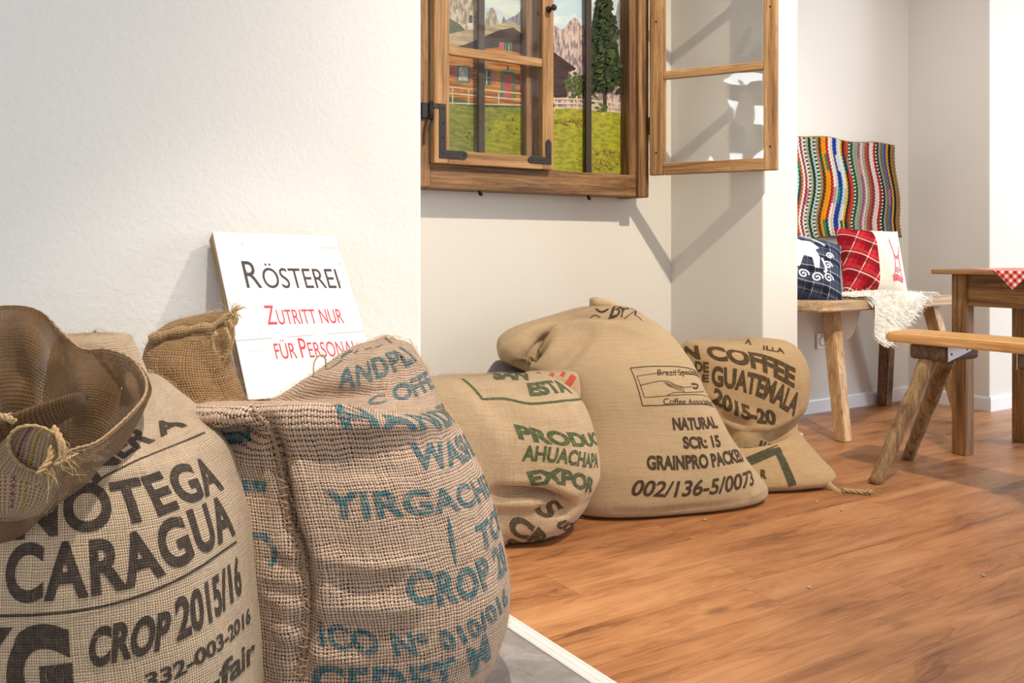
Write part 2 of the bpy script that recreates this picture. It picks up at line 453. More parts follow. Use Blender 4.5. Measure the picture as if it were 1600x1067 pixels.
open_wall('wall_east', 'x', 7.0, -4.1, NY, -1.6, 2.0, 0.45, 2.45, 0.15); win_frame('window_2', 'x', 7.05, -1.6, 2.0, 0.45, 2.45, 3)
open_wall('wall_west', 'x', -3.5, -4.1, WY + 0.1, -0.45, 1.55, 0.5, 2.4, -0.15); win_frame('window_3', 'x', -3.55, -0.45, 1.55, 0.5, 2.4, 2)
# baseboards
def baseboard(name, pts, nrm):
    """pts: run of the wall line; nrm: outward normal"""
    m = MB(); n = np.array(nrm + (0,), float)
    sec = [(0.0, 0.0), (0.014, 0.0), (0.014, 0.060), (0.012, 0.066), (0.007, 0.070), (0.0, 0.070)]
    G = np.array([[np.array((p[0], p[1], 0.0)) + n * a + np.array((0, 0, h)) for a, h in sec] for p in pts])
    m.grid(G, 0, False)
    for k in (0, -1):
        b = m.add(G[k], [list(range(6))])
    struct(m.build(name, M_TRIM))
baseboard('baseboard_back', [(2.917, NY), (4.406, NY)], (0, -1))
baseboard('baseboard_partition', [(2.70, 2.41), (2.917, 2.41)], (0, -1))
baseboard('baseboard_partition_side', [(2.903, 2.396), (2.903, NY)], (1, 0))
baseboard('baseboard_right', [(4.42, NY), (4.42, 2.4725)], (-1, 0))
baseboard('baseboard_front_right', [(4.4075, 2.485), (7.0, 2.485)], (0, -1))
baseboard('baseboard_niche', [(1.07, NY), (2.70, NY)], (0, -1))
baseboard('baseboard_left', [(-3.4, WY), (1.064, WY)], (0, -1))

# ------------------------------------------------------------------ sacks
def ring(z, pl, pr, d, rb, n=2.4, yaw=0.0, tb=0.0, nth=48):
    """closed horizontal outline of a filled sack, sized from the measured width at distance d"""
    yr = math.radians(yaw)
    A = math.cos(yr) * R3 + math.sin(yr) * F3; B = -math.sin(yr) * R3 + math.cos(yr) * F3
    c = C3 * np.array([1, 1, 0]) + d * F3 + ((pl + pr) / 2 - 800.0) / FOC * d * R3
    rx = (pr - pl) / 2 / FOC * d
    th = np.linspace(0, 2 * math.pi, nth, endpoint=False) + math.pi / 2     # starts behind, hidden
    ct, st = np.cos(th), np.sin(th)
    a = rx * np.sign(ct) * np.abs(ct) ** (2 / n); b = rb * np.sign(st) * np.abs(st) ** (2 / n)
    pts = c + a[:, None] * A + b[:, None] * B
    pts[:, 2] = z + tb * b
    return pts
def zy(y, d): return CAMZ - (y - HZ) / FOC * d

class Sack:
    def __init__(s, rings, nu=220, nt=170, closed=True, cap0=True, cap1=True, noise=0.004, seed=1, tension=True):
        Rg = [np.asarray(r, float) for r in rings]
        if cap0: c = Rg[0].mean(0); Rg = [c + (Rg[0] - c) * 0.02, c + (Rg[0] - c) * 0.75] + Rg
        if cap1: c = Rg[-1].mean(0); Rg = Rg + [c + (Rg[-1] - c) * 0.55 + np.array([0, 0, 0.004]), c + (Rg[-1] - c) * 0.02 + np.array([0, 0, 0.006])]
        Rg = np.array([catmull(r, nu, True) if closed else catmull(r, nu) for r in Rg])
        # even spacing along the profile
        L = np.linalg.norm(np.diff(Rg, axis=0), axis=2).max(1); L = np.concatenate([[0], np.cumsum(np.maximum(L, 1e-4))])
        G = catmull(Rg, nt * 4)
        tt = np.linspace(0, len(Rg) - 1, nt * 4); ll = np.interp(tt, np.arange(len(Rg)), L)
        want = np.linspace(0, L[-1], nt); idx = np.searchsorted(ll, want).clip(0, nt * 4 - 1)
        s.G = G[idx]; s.closed = closed
        r2 = np.random.RandomState(seed)
        if noise:
            N = s.normals(); disp = np.zeros(s.G.shape[:2])
            for f, a in ((7, 1.0), (14, 0.6), (28, 0.32), (55, 0.14)):
                for k in range(5):
                    d = r2.randn(3); d /= np.linalg.norm(d)
                    disp += a * np.sin(s.G @ d * f * (0.7 + 0.6 * r2.rand()) + r2.rand() * 6.28) / 5 ** 0.5
            zc = np.clip((s.G[:, :, 2] - 0.004) / 0.03, 0, 1)
            s.G = s.G + N * (disp * noise * zc)[:, :, None]
        s.G[:, :, 2] = np.maximum(s.G[:, :, 2], 0.002) if cap0 else s.G[:, :, 2]
        s.uvs()
        s.bvh()
    def uvs(s):
        nt, nu = s.G.shape[:2]
        nx = np.roll(s.G, -1, axis=1) if s.closed else np.concatenate([s.G[:, 1:], s.G[:, -1:]], 1)
        seg = np.linalg.norm(nx - s.G, axis=2)
        k = np.argmax(seg.sum(1)); u = np.concatenate([[0], np.cumsum(seg[k])[:-1]])
        v = np.concatenate([[0], np.cumsum(np.linalg.norm(np.diff(s.G, axis=0), axis=2).mean(1))])
        s.U = np.stack([np.broadcast_to(u, (nt, nu)), np.broadcast_to(v[:, None], (nt, nu))], 2).reshape(-1, 2)
    def normals(s):
        G = s.G
        du = (np.roll(G, -1, 1) - np.roll(G, 1, 1)) if s.closed else np.gradient(G, axis=1)
        dv = np.gradient(G, axis=0)
        N = np.cross(du, dv); N /= np.linalg.norm(N, axis=2)[:, :, None] + 1e-9
        c = G.mean((0, 1)); k = np.sum(N * (G - c)) 
        return N if k > 0 else -N
    def faces(s):
        nt, nu = s.G.shape[:2]
        return [[i * nu + j, i * nu + (j + 1) % nu, (i + 1) * nu + (j + 1) % nu, (i + 1) * nu + j] for i in range(nt - 1) for j in range(nu if s.closed else nu - 1)]
    def bvh(s):
        s.Fs = s.faces(); s.V = s.G.reshape(-1, 3)
        s.tree = BVHTree.FromPolygons([Vector(p) for p in s.V], s.Fs)
        s.cen = Vector(s.V.mean(0)); s.N = s.normals()
        fl = s.tree.ray_cast(Vector(C3), (s.cen - Vector(C3)).normalized())
        s.sgn = 1.0
    def hit(s, px, py):
        d = ray(px, py); o = Vector(C3)
        h = s.tree.ray_cast(o, d)
        if h[0] is None:
            p = o + d * ((s.cen - o).dot(d)); h = s.tree.find_nearest(p)
        return h[0].copy(), s.near(h[0])[1]
    def near(s, p):
        l, n, i, _ = s.tree.find_nearest(p)
        f = s.Fs[i]
        out = Vector(s.N.reshape(-1, 3)[f[0]])
        if n.dot(out) < 0: n = -n
        return l, n, i
    def uv_at(s, l, i):
        f = s.Fs[i]; w_ = poly_3d_calc([Vector(s.V[k]) for k in f], l)
        q = sum(w_[k] * s.U[f[k]] for k in range(4))
        return q
    def crease(s, pts, width, amp, ends=True):
        """push the surface along its normal near a polyline given by sight lines; amp<0 makes a valley"""
        H = [s.hit(*p)[0] for p in pts]
        H = catmull(np.array([h[:] for h in H]), 14 * len(H)) if len(H) > 1 else np.array([H[0][:]])
        w_ = np.ones(len(H))
        if ends and len(H) > 4: w_ = np.sin(np.linspace(0.18, math.pi - 0.18, len(H))) ** 0.6
        V = s.V; D = np.zeros(len(V))
        lo, hi = H.min(0) - 4 * width, H.max(0) + 4 * width
        sel = np.where(np.all((V > lo) & (V < hi), axis=1))[0]
        dd = np.linalg.norm(V[sel][:, None] - H[None], axis=2)
        val = (np.exp(-(dd / width) ** 2) * w_[None]).max(1)
        D[sel] = val * amp
        s.G = s.G + s.N * D.reshape(s.G.shape[:2])[:, :, None]
        s.G[:, :, 2] = np.maximum(s.G[:, :, 2], 0.002)
        s.bvh()
    def ruck(s, specs):
        for pts, w_, a in specs: s.crease(pts, w_, a)
    # ---- print
    def start(s):
        s.mb = MB(); s.mb.add(s.V, s.Fs, 0, True, s.U); return s.mb
    def walk(s, pts, n):
        H = [s.hit(*p)[0] for p in pts]
        path = [H[0]]
        for a, b in zip(H[:-1], H[1:]):
            k = 40
            for i in range(1, k + 1): path.append(s.near(a.lerp(b, i / k))[0])
        A = np.array([p[:] for p in path]); L = np.concatenate([[0], np.cumsum(np.linalg.norm(np.diff(A, axis=0), axis=1))])
        t = np.linspace(0, L[-1], n)
        Q = np.stack([np.interp(t, L, A[:, k]) for k in range(3)], 1)
        for _ in range(3): Q[1:-1] = 0.25 * Q[:-2] + 0.5 * Q[1:-1] + 0.25 * Q[2:]
        return Q, L[-1]
    def text(s, segs, base, top, mat=1, bold=0.0, shear=0.0, gap=1.0, eps=0.0010, h2=1.0, hm=None):
        """base: sight lines along the baseline; top: sight line to the top of the first letter"""
        if isinstance(segs, str): segs = [(segs, 1.0)]
        V, Fs, wd = text_flat(segs, bold, 1.0, shear, gap)
        V, Fs = slice_flat(V, Fs, 0.16)
        nx, ny = 70, 9
        Q, Ln = s.walk(base, nx)
        up0 = s.hit(*top)[0] - Vector(Q[0]); Hh = hm or up0.length
        ymin, ymax = min(0, V[:, 1].min()), V[:, 1].max()
        T = np.gradient(Q, axis=0)
        rows = np.zeros((nx, ny, 3)); 
        n0 = s.near(Vector(Q[0]))[1]; t0 = Vector(T[0]).normalized(); t0 = (t0 - n0 * t0.dot(n0)).normalized(); b0 = n0.cross(t0)
        ang = math.atan2(up0.dot(b0), up0.dot(t0))
        sg = 1.0
        for i in range(nx):
            p, nn, _ = s.near(Vector(Q[i])); tt = Vector(T[i]); tt = (tt - nn * tt.dot(nn)).normalized(); bb = nn.cross(tt)
            u_ = tt * math.cos(ang) + bb * math.sin(ang)
            hh = Hh * (1 + (h2 - 1) * i / (nx - 1))
            # downwards for descenders, upwards for the body
            steps = np.linspace(ymin, ymax, ny); k0 = int(np.argmin(np.abs(steps)))
            for rng in (range(k0, ny), range(k0, -1, -1)):
                q = p + u_ * (hh * steps[k0]); cur = u_; prev = steps[k0]
                q, n_, _ = s.near(q); rows[i, k0] = q[:]
                for j in list(rng)[1:]:
                    c_ = cur - n_ * cur.dot(n_)
                    q = q + c_.normalized() * (hh * (steps[j] - prev)); prev = steps[j]
                    q, n_, _ = s.near(q); rows[i, j] = q[:]
        fx = np.clip(V[:, 0] / wd, 0, 1) * (nx - 1); fy = (V[:, 1] - ymin) / (ymax - ymin) * (ny - 1)
        i0 = np.minimum(fx.astype(int), nx - 2); j0 = np.minimum(fy.astype(int), ny - 2); a = (fx - i0)[:, None]; b = (fy - j0)[:, None]
        W = rows[i0, j0] * (1 - a) * (1 - b) + rows[i0 + 1, j0] * a * (1 - b) + rows[i0, j0 + 1] * (1 - a) * b + rows[i0 + 1, j0 + 1] * a * b
        s.lay(W, Fs, mat, eps)
    def lay(s, W, Fs, mat, eps):
        out = np.zeros_like(W); uv = np.zeros((len(W), 2)); ns = []
        for k, p in enumerate(W):
            l, n_, i = s.near(Vector(p)); out[k] = (l + n_ * eps)[:]; uv[k] = s.uv_at(l, i); ns.append(n_)
        good = []
        for f in Fs:
            d = max((Vector(out[f[i]]) - Vector(out[f[i - 1]])).length for i in range(len(f)))
            if d > 0.05: continue
            a_, b_, c_ = (Vector(out[f[i]]) for i in range(3))
            good.append(f if (b_ - a_).cross(c_ - a_).dot(ns[f[0]]) >= 0 else f[::-1])
        s.mb.add(out, good, mat, True, uv)
    def stroke(s, pts, width, mat=1, eps=0.0010, taper=False, n=None):
        n = n or max(12, 8 * len(pts)); Q, Ln = s.walk(catmull(np.array(pts, float), max(2, 4 * len(pts))).tolist() if len(pts) > 2 else pts, n)
        s.ribbon(Q, width, mat, eps, taper)
    def poly(s, pts, width, mat=1, eps=0.0010):
        for a, b in zip(pts[:-1], pts[1:]): s.ribbon(s.walk([a, b], 24)[0], width, mat, eps, False)
    def ribbon(s, Q, width, mat, eps, taper):
        n = len(Q); T = np.gradient(Q, axis=0); W = []
        for i in range(n):
            p, nn, _ = s.near(Vector(Q[i])); b = nn.cross(Vector(T[i])).normalized()
            w_ = width * (math.sin(math.pi * (i + 0.6) / (n + 0.2)) ** 0.7 if taper else 1.0)
            for k in (-0.5, 0.0, 0.5): W.append((p + b * (w_ * k))[:])
        Fs = [[3 * i + k, 3 * i + 3 + k, 3 * i + 4 + k, 3 * i + 1 + k] for i in range(n - 1) for k in (0, 1)]
        s.lay(np.array(W), Fs, mat, eps)
    def fuzz(s, count, mat, length=0.012, lift=0.004, r=0.00022, seed=3, front=True):
        rr = random.Random(seed); nV = len(s.V); Nn = s.N.reshape(-1, 3); c = 0
        allV = []; allF = []; base = 0
        while c < count:
            k = rr.randrange(nV); p = s.V[k]; n_ = Nn[k]
            if p[2] < 0.03: continue
            if front and np.dot(n_, p - C3) > 0.35 * np.linalg.norm(p - C3): continue
            c += 1
            d = np.array([rr.gauss(0, 1) for _ in range(3)]); d -= n_ * d.dot(n_); d /= np.linalg.norm(d)
            e = np.cross(n_, d); L = length * rr.uniform(0.4, 1.5); hl = lift * rr.uniform(0.3, 1.6); cv = rr.uniform(-0.5, 0.5)
            pts = [p + n_ * (0.0003 + hl * math.sin(t * math.pi * rr.uniform(0.75, 1.0)) if t else 0) + d * L * t + e * L * cv * t * t for t in (0, 0.35, 0.7, 1.0)]
            for q in pts:
                for a in (0, 1, 2):
                    th = a * 2.094; allV.append(q + r * (math.cos(th) * n_ + math.sin(th) * e))
            for i in range(3):
                for a in range(3):
                    b_ = (a + 1) % 3; allF.append([base + i * 3 + a, base + i * 3 + b_, base + i * 3 + 3 + b_, base + i * 3 + 3 + a])
            base += 12
        s.mb.add(allV, allF, mat, True)

def rope(mb, path, r, mat=0, twist=70.0, strands=3, sides=6):
    path = np.asarray(path, float); L = np.concatenate([[0], np.cumsum(np.linalg.norm(np.diff(path, axis=0), axis=1))])
    n = max(12, int(L[-1] / (r * 0.9))); t = np.linspace(0, L[-1], n)
    Q = np.stack([np.interp(t, L, path[:, k]) for k in range(3)], 1)
    T = np.gradient(Q, axis=0); T /= np.linalg.norm(T, axis=1)[:, None]
    up = np.array([0.13, 0.2, 1.0])
    for s_ in range(strands):
        pts = []
        for i in range(n):
            a = up - T[i] * (up @ T[i]); a /= np.linalg.norm(a); b = np.cross(T[i], a)
            ph = t[i] * twist * 0.012 / r + s_ * 2 * math.pi / strands
            pts.append(Q[i] + 0.55 * r * (math.cos(ph) * a + math.sin(ph) * b))
        mb.tube(pts, 0.56 * r, sides, mat)
def tuft(mb, p, d, count, length, spread, mat, r=0.0005, seed=1):
    rr = random.Random(seed); d = np.asarray(d, float); d /= np.linalg.norm(d)
    for _ in range(count):
        e = d + np.array([rr.gauss(0, spread) for _ in range(3)]); e /= np.linalg.norm(e)
        L = length * rr.uniform(0.5, 1.2); g = np.array([rr.gauss(0, 0.35), rr.gauss(0, 0.35), rr.gauss(-0.25, 0.3)])
        q = np.asarray(p) + np.array([rr.gauss(0, 0.003) for _ in range(3)])
        mb.tube([q, q + e * L * 0.4, q + (e + g * 0.4) * L * 0.75, q + (e + g) * L], [r, r, r * 0.8, r * 0.4], 4, mat, cap=False)

BLACK = lin(26, 21, 26); NAVY = lin(24, 21, 30); TEAL = lin(0, 112, 126); GREEN = lin(28, 78, 54); DGREEN = lin(26, 56, 48); RED = lin(200, 52, 50)
FIB = plain('loose_jute_fibre', lin(206, 176, 138), 0.9, noise=0.2, nscale=80, spec=0.1)
ROPE = plain('jute_twine', lin(196, 164, 120), 0.95, noise=0.3, nscale=300, bump=0.5, spec=0.1)

# ================================================================= sack 1: open sack, Nicaragua
J1 = jute('burlap_fine_weave', lin(224, 196, 164), lin(60, 42, 30), 0.0034, gap=0.46)
J1k = jute('burlap_fine_weave_black_print', lin(224, 196, 164), lin(30, 22, 22), 0.0034, NAVY, 0.08, gap=0.44)
J1o = jute('burlap_open_weave_shaded', lin(130, 97, 64), lin(44, 30, 20), 0.0036, hole=0.6, gap=0.46)  # open weave, browned so the unlit mouth's shade is in the colour
t1 = thing('coffee_sack', 'open burlap coffee sack lettered CARAGUA and CROP 2015/16 in black, its mouth gaping', 'coffee sack', P(140, 1222, 1.35) * np.array([1, 1, 0]))
D = 1.35
rows = [(1222, -70, 345, .17), (1206, -100, 380, .21), (1170, -118, 404, .235), (1100, -126, 412, .25), (1050, -126, 412, .252), (1000, -122, 408, .25), (950, -116, 401, .247), (900, -108, 392, .243),
        (850, -100, 383, .238), (800, -92, 371, .23), (750, -82, 354, .22), (715, -70, 338, .205), (690, -48, 322, .19), (668, -10, 303, .165), (650, 60, 286, .13), (634, 130, 268, .095), (618, 175, 252, .065), (605, 195, 240, .035)]
S = Sack([ring(zy(y, D), l, r, D + max(0, (690 - y) * .0012), rb, 2.5) for y, l, r, rb in rows], 300, 240, noise=0.0045, seed=4)
mc = P(50, 690, 1.29); rel = S.G[:, :, :2] - mc[:2]; aa = rel @ R3[:2]; bb = rel @ F3[:2]; inside = (np.abs(aa + .008) / .152) ** 2.4 + (np.abs(bb) / .122) ** 2.4 < 1
S.G[:, :, 2] = np.where(inside & (S.G[:, :, 2] > .36), .36, S.G[:, :, 2]); S.bvh()
S.ruck([([(410, 700 + 0), (330, 690), (262, 645)], .03, .006), ([(300, 670), (330, 760), (345, 860)], .025, -.004), ([(225, 700), (262, 662), (275, 630)], .02, -.010), ([(240, 690), (300, 660)], .022, .008),
        ([(60, 800), (160, 760), (260, 700)], .035, -.006), ([(330, 900), (380, 1000), (392, 1060)], .03, -.005)])
S.start()
S.text('NER A', [(148, 757), (180, 729), (216, 700), (252, 682), (292, 664)], (128, 727), bold=.035, gap=1.0)
S.stroke([(100, 782), (150, 752), (216, 719), (270, 697), (320, 676)], .0028)
S.text('NOTEGA', [(24, 840), (103, 832), (184, 821), (245, 806), (290, 787), (349, 762)], (25, 764), bold=.035, gap=1.1, h2=.80)
S.text('CARAGUA', [(8, 938), (75, 935), (149, 927), (208, 914), (262, 893), (306, 868), (367, 832)], (11, 853), bold=.035, gap=1.1, h2=.86)
S.text('NI', [(-118, 928), (-12, 938)], (-118, 845), bold=.045)
S.stroke([(-60, 962), (0, 962), (60, 960), (130, 953), (200, 937), (260, 914), (310, 887), (369, 846)], .0035)
S.text('CROP', [(138, 1041), (200, 1026), (263, 1009)], (141, 986), bold=.045, gap=1.02)
S.text('2015/16', [(276, 1000), (310, 982), (345, 956), (378, 922)], (272, 940), bold=.035, gap=1.0)
S.text('KG', [(-78, 1118), (28, 1118), (118, 1108)], (-76, 990), bold=.06)
S.text('332-003-2016', [(226, 1078), (270, 1062), (310, 1038), (350, 1010), (391, 970)], (226, 1054), bold=.03)
S.text('-fair', [(322, 1090), (350, 1070), (398, 1030)], (322, 1052), bold=.025)
S.fuzz(500, 2, .012, .004, seed=11)
body1 = S.mb.build('sack_body', [J1, J1k, FIB], t1)
# gaping mouth: flared collar, seen from above into its inside
rimC = [(228, 612, 1.27), (226, 588, 1.34), (205, 560, 1.39), (168, 546, 1.41), (128, 545, 1.44), (98, 520, 1.46), (64, 488, 1.47), (20, 479, 1.47), (-40, 488, 1.46), (-105, 535, 1.40), (-150, 620, 1.30), (-140, 720, 1.17),
        (-80, 770, 1.10), (-25, 775, 1.08), (30, 755, 1.07), (78, 722, 1.09), (112, 703, 1.11), (150, 691, 1.14), (185, 664, 1.18), (215, 634, 1.22)]
rim = np.array([P(*q) for q in rimC])
cc = np.array([P(50, 690, 1.29)[0], P(50, 690, 1.29)[1], 0])
def inset(k, dz, zmin=-1):
    o = rim.copy(); o[:, :2] = cc[:2] + (rim[:, :2] - cc[:2]) * k; o[:, 2] = np.maximum(rim[:, 2] * 1.0 + dz, zmin); return o
low = inset(.55, 0); low[:, 2] = P(50, 800, 1.25)[2] - .02
mid = inset(.80, -.075); mid[:, 2] = np.minimum(mid[:, 2], rim[:, 2] - .05)
mid2 = inset(.93, -.028)
bot = inset(.30, 0); bot[:, 2] = low[:, 2] - .015
K = Sack([bot, low, mid, mid2, rim], 260, 90, cap0=True, cap1=False, noise=0.006, seed=9)
for pts, w_, a in [([(35, 500), (55, 560), (20, 640)], .018, -.014), ([(75, 505), (90, 560), (70, 620)], .016, .012), ([(110, 550), (130, 590), (140, 640)], .02, -.010), ([(165, 560), (180, 600), (170, 650)], .018, .012),
                   ([(5, 560), (40, 600)], .02, .01), ([(200, 590), (212, 620)], .012, -.008), ([(100, 720), (140, 740)], .018, .008)]:
    K.crease(pts, w_, a)
K.start(); K.fuzz(250, 1, .010, .004, seed=5, front=False)
# inner fold tongue and rolled corner
def loft(secs, nu=40, nt=50, mat=0, mb=None, uvs=0.03, closed=True, bow=0):
    A = np.array([catmull(s_, nu, closed) for s_ in secs]); A = catmull(A, nt)
    n_, m_ = A.shape[:2]
    U = np.stack([np.broadcast_to(np.arange(m_) * uvs / 10, (n_, m_)), np.broadcast_to((np.arange(n_) * uvs * .8 / 10)[:, None], (n_, m_))], 2).reshape(-1, 2)
    mb.grid(A, mat, True, closed, U)
    return A
def oval(c, a, b, ra, rb, k=10, n=2.0):
    th = np.linspace(0, 2 * math.pi, k, endpoint=False)
    return np.array([np.asarray(c) + np.asarray(a) * ra * np.sign(math.cos(t)) * abs(math.cos(t)) ** (2 / n) + np.asarray(b) * rb * np.sign(math.sin(t)) * abs(math.sin(t)) ** (2 / n) for t in th])
UPB = np.array([0, 0, 1.0]) * 0.85 - F3 * 0.5
loft([oval(P(-40, 690, 1.16), UPB, F3, .022, .02), oval(P(40, 665, 1.17), UPB, F3, .026, .014), oval(P(95, 640, 1.19), UPB, F3, .020, .010), oval(P(128, 625, 1.21), UPB, F3, .014, .011), oval(P(136, 622, 1.22), UPB, F3, .004, .004)], mb=K.mb, mat=0)
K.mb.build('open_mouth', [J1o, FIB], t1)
hm = MB()
loop = catmull(rim, 260, True)
for off, r in (((0, 0, 0), .0019), ((0, 0, -.004), .0015)):
    q = loop + np.array(off) + 0.0005 * np.sin(np.arange(260) * 1.7)[:, None]
    hm.tube(np.concatenate([q, q[:1]]), r + 0.0003 * np.sin(np.arange(261) * 2.3), 6, 0, cap=False)
hm.build('hem', plain('hem_twill', lin(184, 150, 116), 0.95, noise=0.35, nscale=420, bump=0.6, spec=0.1), t1)
# rolled corner of the mouth: a short open roll with a stitched hem
rc = MB()
secs = [oval(P(58, 702, 1.025), R3 * 0.95 + F3 * 0.3, UPB, .028, .036, 12), oval(P(52, 715, 1.03), R3, UPB, .033, .042, 12), oval(P(38, 740, 1.045), R3, UPB, .042, .044, 12), oval(P(22, 770, 1.06), R3, UPB, .050, .034, 12), oval(P(12, 800, 1.07), R3, UPB, .042, .012, 12), oval(P(8, 812, 1.075), R3, UPB, .02, .003, 12)]
A = loft(secs, 60, 70, mb=rc, uvs=.03)
inner = [oval(P(58, 702, 1.025), R3 * 0.95 + F3 * 0.3, UPB, .0265, .0345, 12), oval(P(48, 722, 1.04), R3, UPB, .027, .034, 12), oval(P(34, 750, 1.06), R3, UPB, .010, .012, 12)]
loft(inner, 60, 20, mb=rc, uvs=.03)
rc.tube(np.concatenate([A[0], A[0][:1]]), .0022 + .0006 * np.sin(np.arange(61) * 2.1), 6, 1, cap=False)
for q, sd in ((P(92, 690, 1.02), 1), (P(95, 715, 1.015), 2), (P(75, 735, 1.0), 3)): tuft(rc, q, UPB * -1 + R3 * .2, 14, .022, .4, 1, .0006, sd)
rope(rc, catmull(np.array([P(84, 668, 1.03), P(95, 690, 1.015), P(96, 715, 1.012), P(86, 728, 1.008)]), 30), .004, 1)
rope(rc, catmull(np.array([P(80, 698, 1.02), P(78, 718, 1.01), P(66, 734, 1.0), P(60, 742, .998)]), 30), .004, 1)
rope(rc, catmull(np.array([P(-30, 660, 1.06), P(0, 650, 1.05), P(22, 658, 1.04)]), 20), .004, 1)
# stitching in yellow and violet along the roll
for k, (off, mt) in enumerate(((6, 2), (9, 3))):
    pth = [A[i][(4 + off) % 60] for i in range(4, 60)]
    for i in range(0, len(pth) - 2, 3): rc.tube([pth[i] + UPB * .001, pth[i + 1] + UPB * .002, pth[i + 2] + UPB * .0008], .0011, 5, mt)
rc.build('rolled_corner', [jute('burlap_corner', lin(192, 158, 124), lin(60, 42, 30), 0.0036, gap=.44), ROPE, plain('yellow_thread', lin(176, 148, 40), .8), plain('violet_thread', lin(130, 60, 110), .8)], t1)
# fold of cloth standing up behind the mouth
bk = Sack([ring(zy(y, 1.50), l, r, 1.50, rb, 2.6) for y, l, r, rb in [(690, 60, 262, .06), (640, 70, 248, .055), (600, 75, 232, .05), (570, 78, 221, .045), (545, 82, 212, .036), (530, 88, 207, .026), (521, 96, 202, .014)]], 120, 70, cap0=False, noise=.004, seed=12)
bk.crease([(120, 530), (150, 600)], .03, -.008); bk.start(); bk.fuzz(150, 1, .012, .005, seed=2)
bk.mb.build('folded_back', [J1, FIB], t1)

# ================================================================= sack 2: coarse sack, teal stencil
J2 = jute('burlap_coarse_weave', lin(226, 194, 168), lin(54, 36, 26), 0.0052, gap=0.54, stains=0.3)
J2t = jute('burlap_coarse_weave_teal_print', lin(226, 194, 168), lin(36, 36, 36), 0.0052, TEAL, 0.55, gap=0.53)
J2o = jute('burlap_loose_weave', lin(176, 138, 92), lin(62, 40, 24), 0.0050, hole=0.95, gap=0.50)
D = 1.62
t2 = thing('coffee_sack', 'coarse burlap sack stencilled in teal, twine seam down its side, holding the white sign', 'coffee sack', P(570, 1083, D) * np.array([1, 1, 0]))
rows = [(1083, 430, 690, .17, D), (1072, 400, 728, .215, D), (1050, 376, 756, .24, D), (1025, 362, 776, .25, D), (990, 352, 790, .256, D), (950, 345, 799, .26, D), (900, 340, 799, .26, D), (850, 336, 791, .256, D), (800, 332, 777, .25, D),
        (750, 326, 757, .24, D), (700, 316, 734, .225, D), (668, 306, 718, .205, D), (655, 298, 711, .216, D, -.13), (640, 306, 703, .206, D + .01, -.20), (634, 330, 697, .165, D + .03, -.22), (634, 400, 692, .108, D + .07, -.06), (624, 425, 689, .092, D + .085), (606, 455, 683, .086, D + .095), (586, 484, 672, .08, D + .10), (566, 510, 661, .072, D + .11), (549, 534, 650, .060, D + .115), (537, 558, 639, .042, D + .12), (532, 580, 626, .026, D + .12)]
smooth = rows[:-11] + [(655, 298, 711, .220, D, -.13), (648, 302, 705, .214, D + .01, -.19), (641, 310, 700, .192, D + .03, -.21), (632, 380, 694, .150, D + .05, -.15), (620, 430, 688, .120, D + .065, -.06), (604, 458, 682, .100, D + .085), (586, 484, 672, .088, D + .095), (566, 510, 661, .076, D + .105), (549, 534, 650, .062, D + .112), (537, 558, 639, .043, D + .118), (532, 580, 626, .026, D + .12)]
mk = lambda q: ring(zy(q[0], q[4]), q[1], q[2], q[4], q[3], 2.3, 0, q[5] if len(q) > 5 else 0)
RR = []
for qa, qb in zip(rows, smooth):      # the shelf under the crown fades out towards the right side
    a, b = mk(qa), mk(qb); rel = a - C3; pxs = 800 + FOC * (rel @ R3) / (rel @ F3); w_ = np.clip((600 - pxs) / 70, 0, 1); w_ = (w_ * w_ * (3 - 2 * w_))[:, None]
    RR.append(a * w_ + b * (1 - w_))
S = Sack(RR, 320, 300, noise=0.004, seed=21)
S.ruck([([(425, 640), (480, 638), (540, 638), (590, 642)], .012, .006),                      # front lip
        ([(420, 610), (480, 600), (545, 585)], .020, .010), ([(440, 626), (500, 618), (560, 614), (600, 612)], .012, -.010),
        ([(296, 652), (345, 656), (392, 650)], .016, .026), ([(310, 684), (350, 688), (392, 682)], .020, -.034), ([(398, 720), (412, 780), (428, 840)], .036, -.014),
        ([(395, 640), (418, 665), (434, 705), (442, 755), (452, 812), (471, 862), (482, 925), (480, 985), (468, 1060)], .014, -.024),
        ([(465, 700), (480, 800), (505, 880), (510, 960), (500, 1040)], .022, .008),
        ([(490, 740), (570, 735), (650, 742)], .014, -.007), ([(500, 870), (580, 885), (640, 880)], .012, .009), ([(495, 900), (560, 915), (610, 905)], .010, -.010), ([(490, 940), (570, 950), (660, 950)], .012, .009),
        ([(495, 970), (560, 985), (640, 985)], .012, -.009), ([(490, 1020), (560, 1035)], .012, .008), ([(560, 575), (610, 560), (650, 565)], .016, .006), ([(600, 640), (660, 625)], .02, -.005),
        ([(395, 720), (400, 800)], .02, -.006), ([(420, 900), (440, 960), (440, 1040)], .02, .008), ([(425, 876), (470, 890)], .012, -.011), ([(420, 920), (472, 930)], .010, -.010), ([(425, 960), (470, 975)], .012, -.011), ([(425, 1010), (468, 1020)], .012, -.010)])
S.start()
S.text('ANDPLI', [(529, 607), (556, 602), (582, 594), (604, 586), (632, 574), (650, 563)], (530, 578), bold=.036, gap=1.15, hm=.040)
S.text('C OFFE', [(578, 635), (608, 628), (650, 620), (668, 611), (682, 603)], (570, 612), bold=.032, gap=1.05, hm=.034)
S.text('HANDPI', [(536, 669), (580, 667), (647, 671), (680, 670), (702, 663), (714, 655)], (530, 650), bold=.03, gap=1.12, hm=.042)
S.text('WASHE', [(645, 733), (690, 731), (720, 724), (744, 708)], (641, 693), bold=.032)
S.text('YIRGACHEF', [(510, 806), (563, 808), (624, 805), (689, 801), (723, 795), (750, 784), (771, 768)], (507, 768), bold=.032, gap=1.08)
S.text('TOP', [(748, 863), (765, 853), (778, 836), (786, 818)], (742, 824), bold=.036)
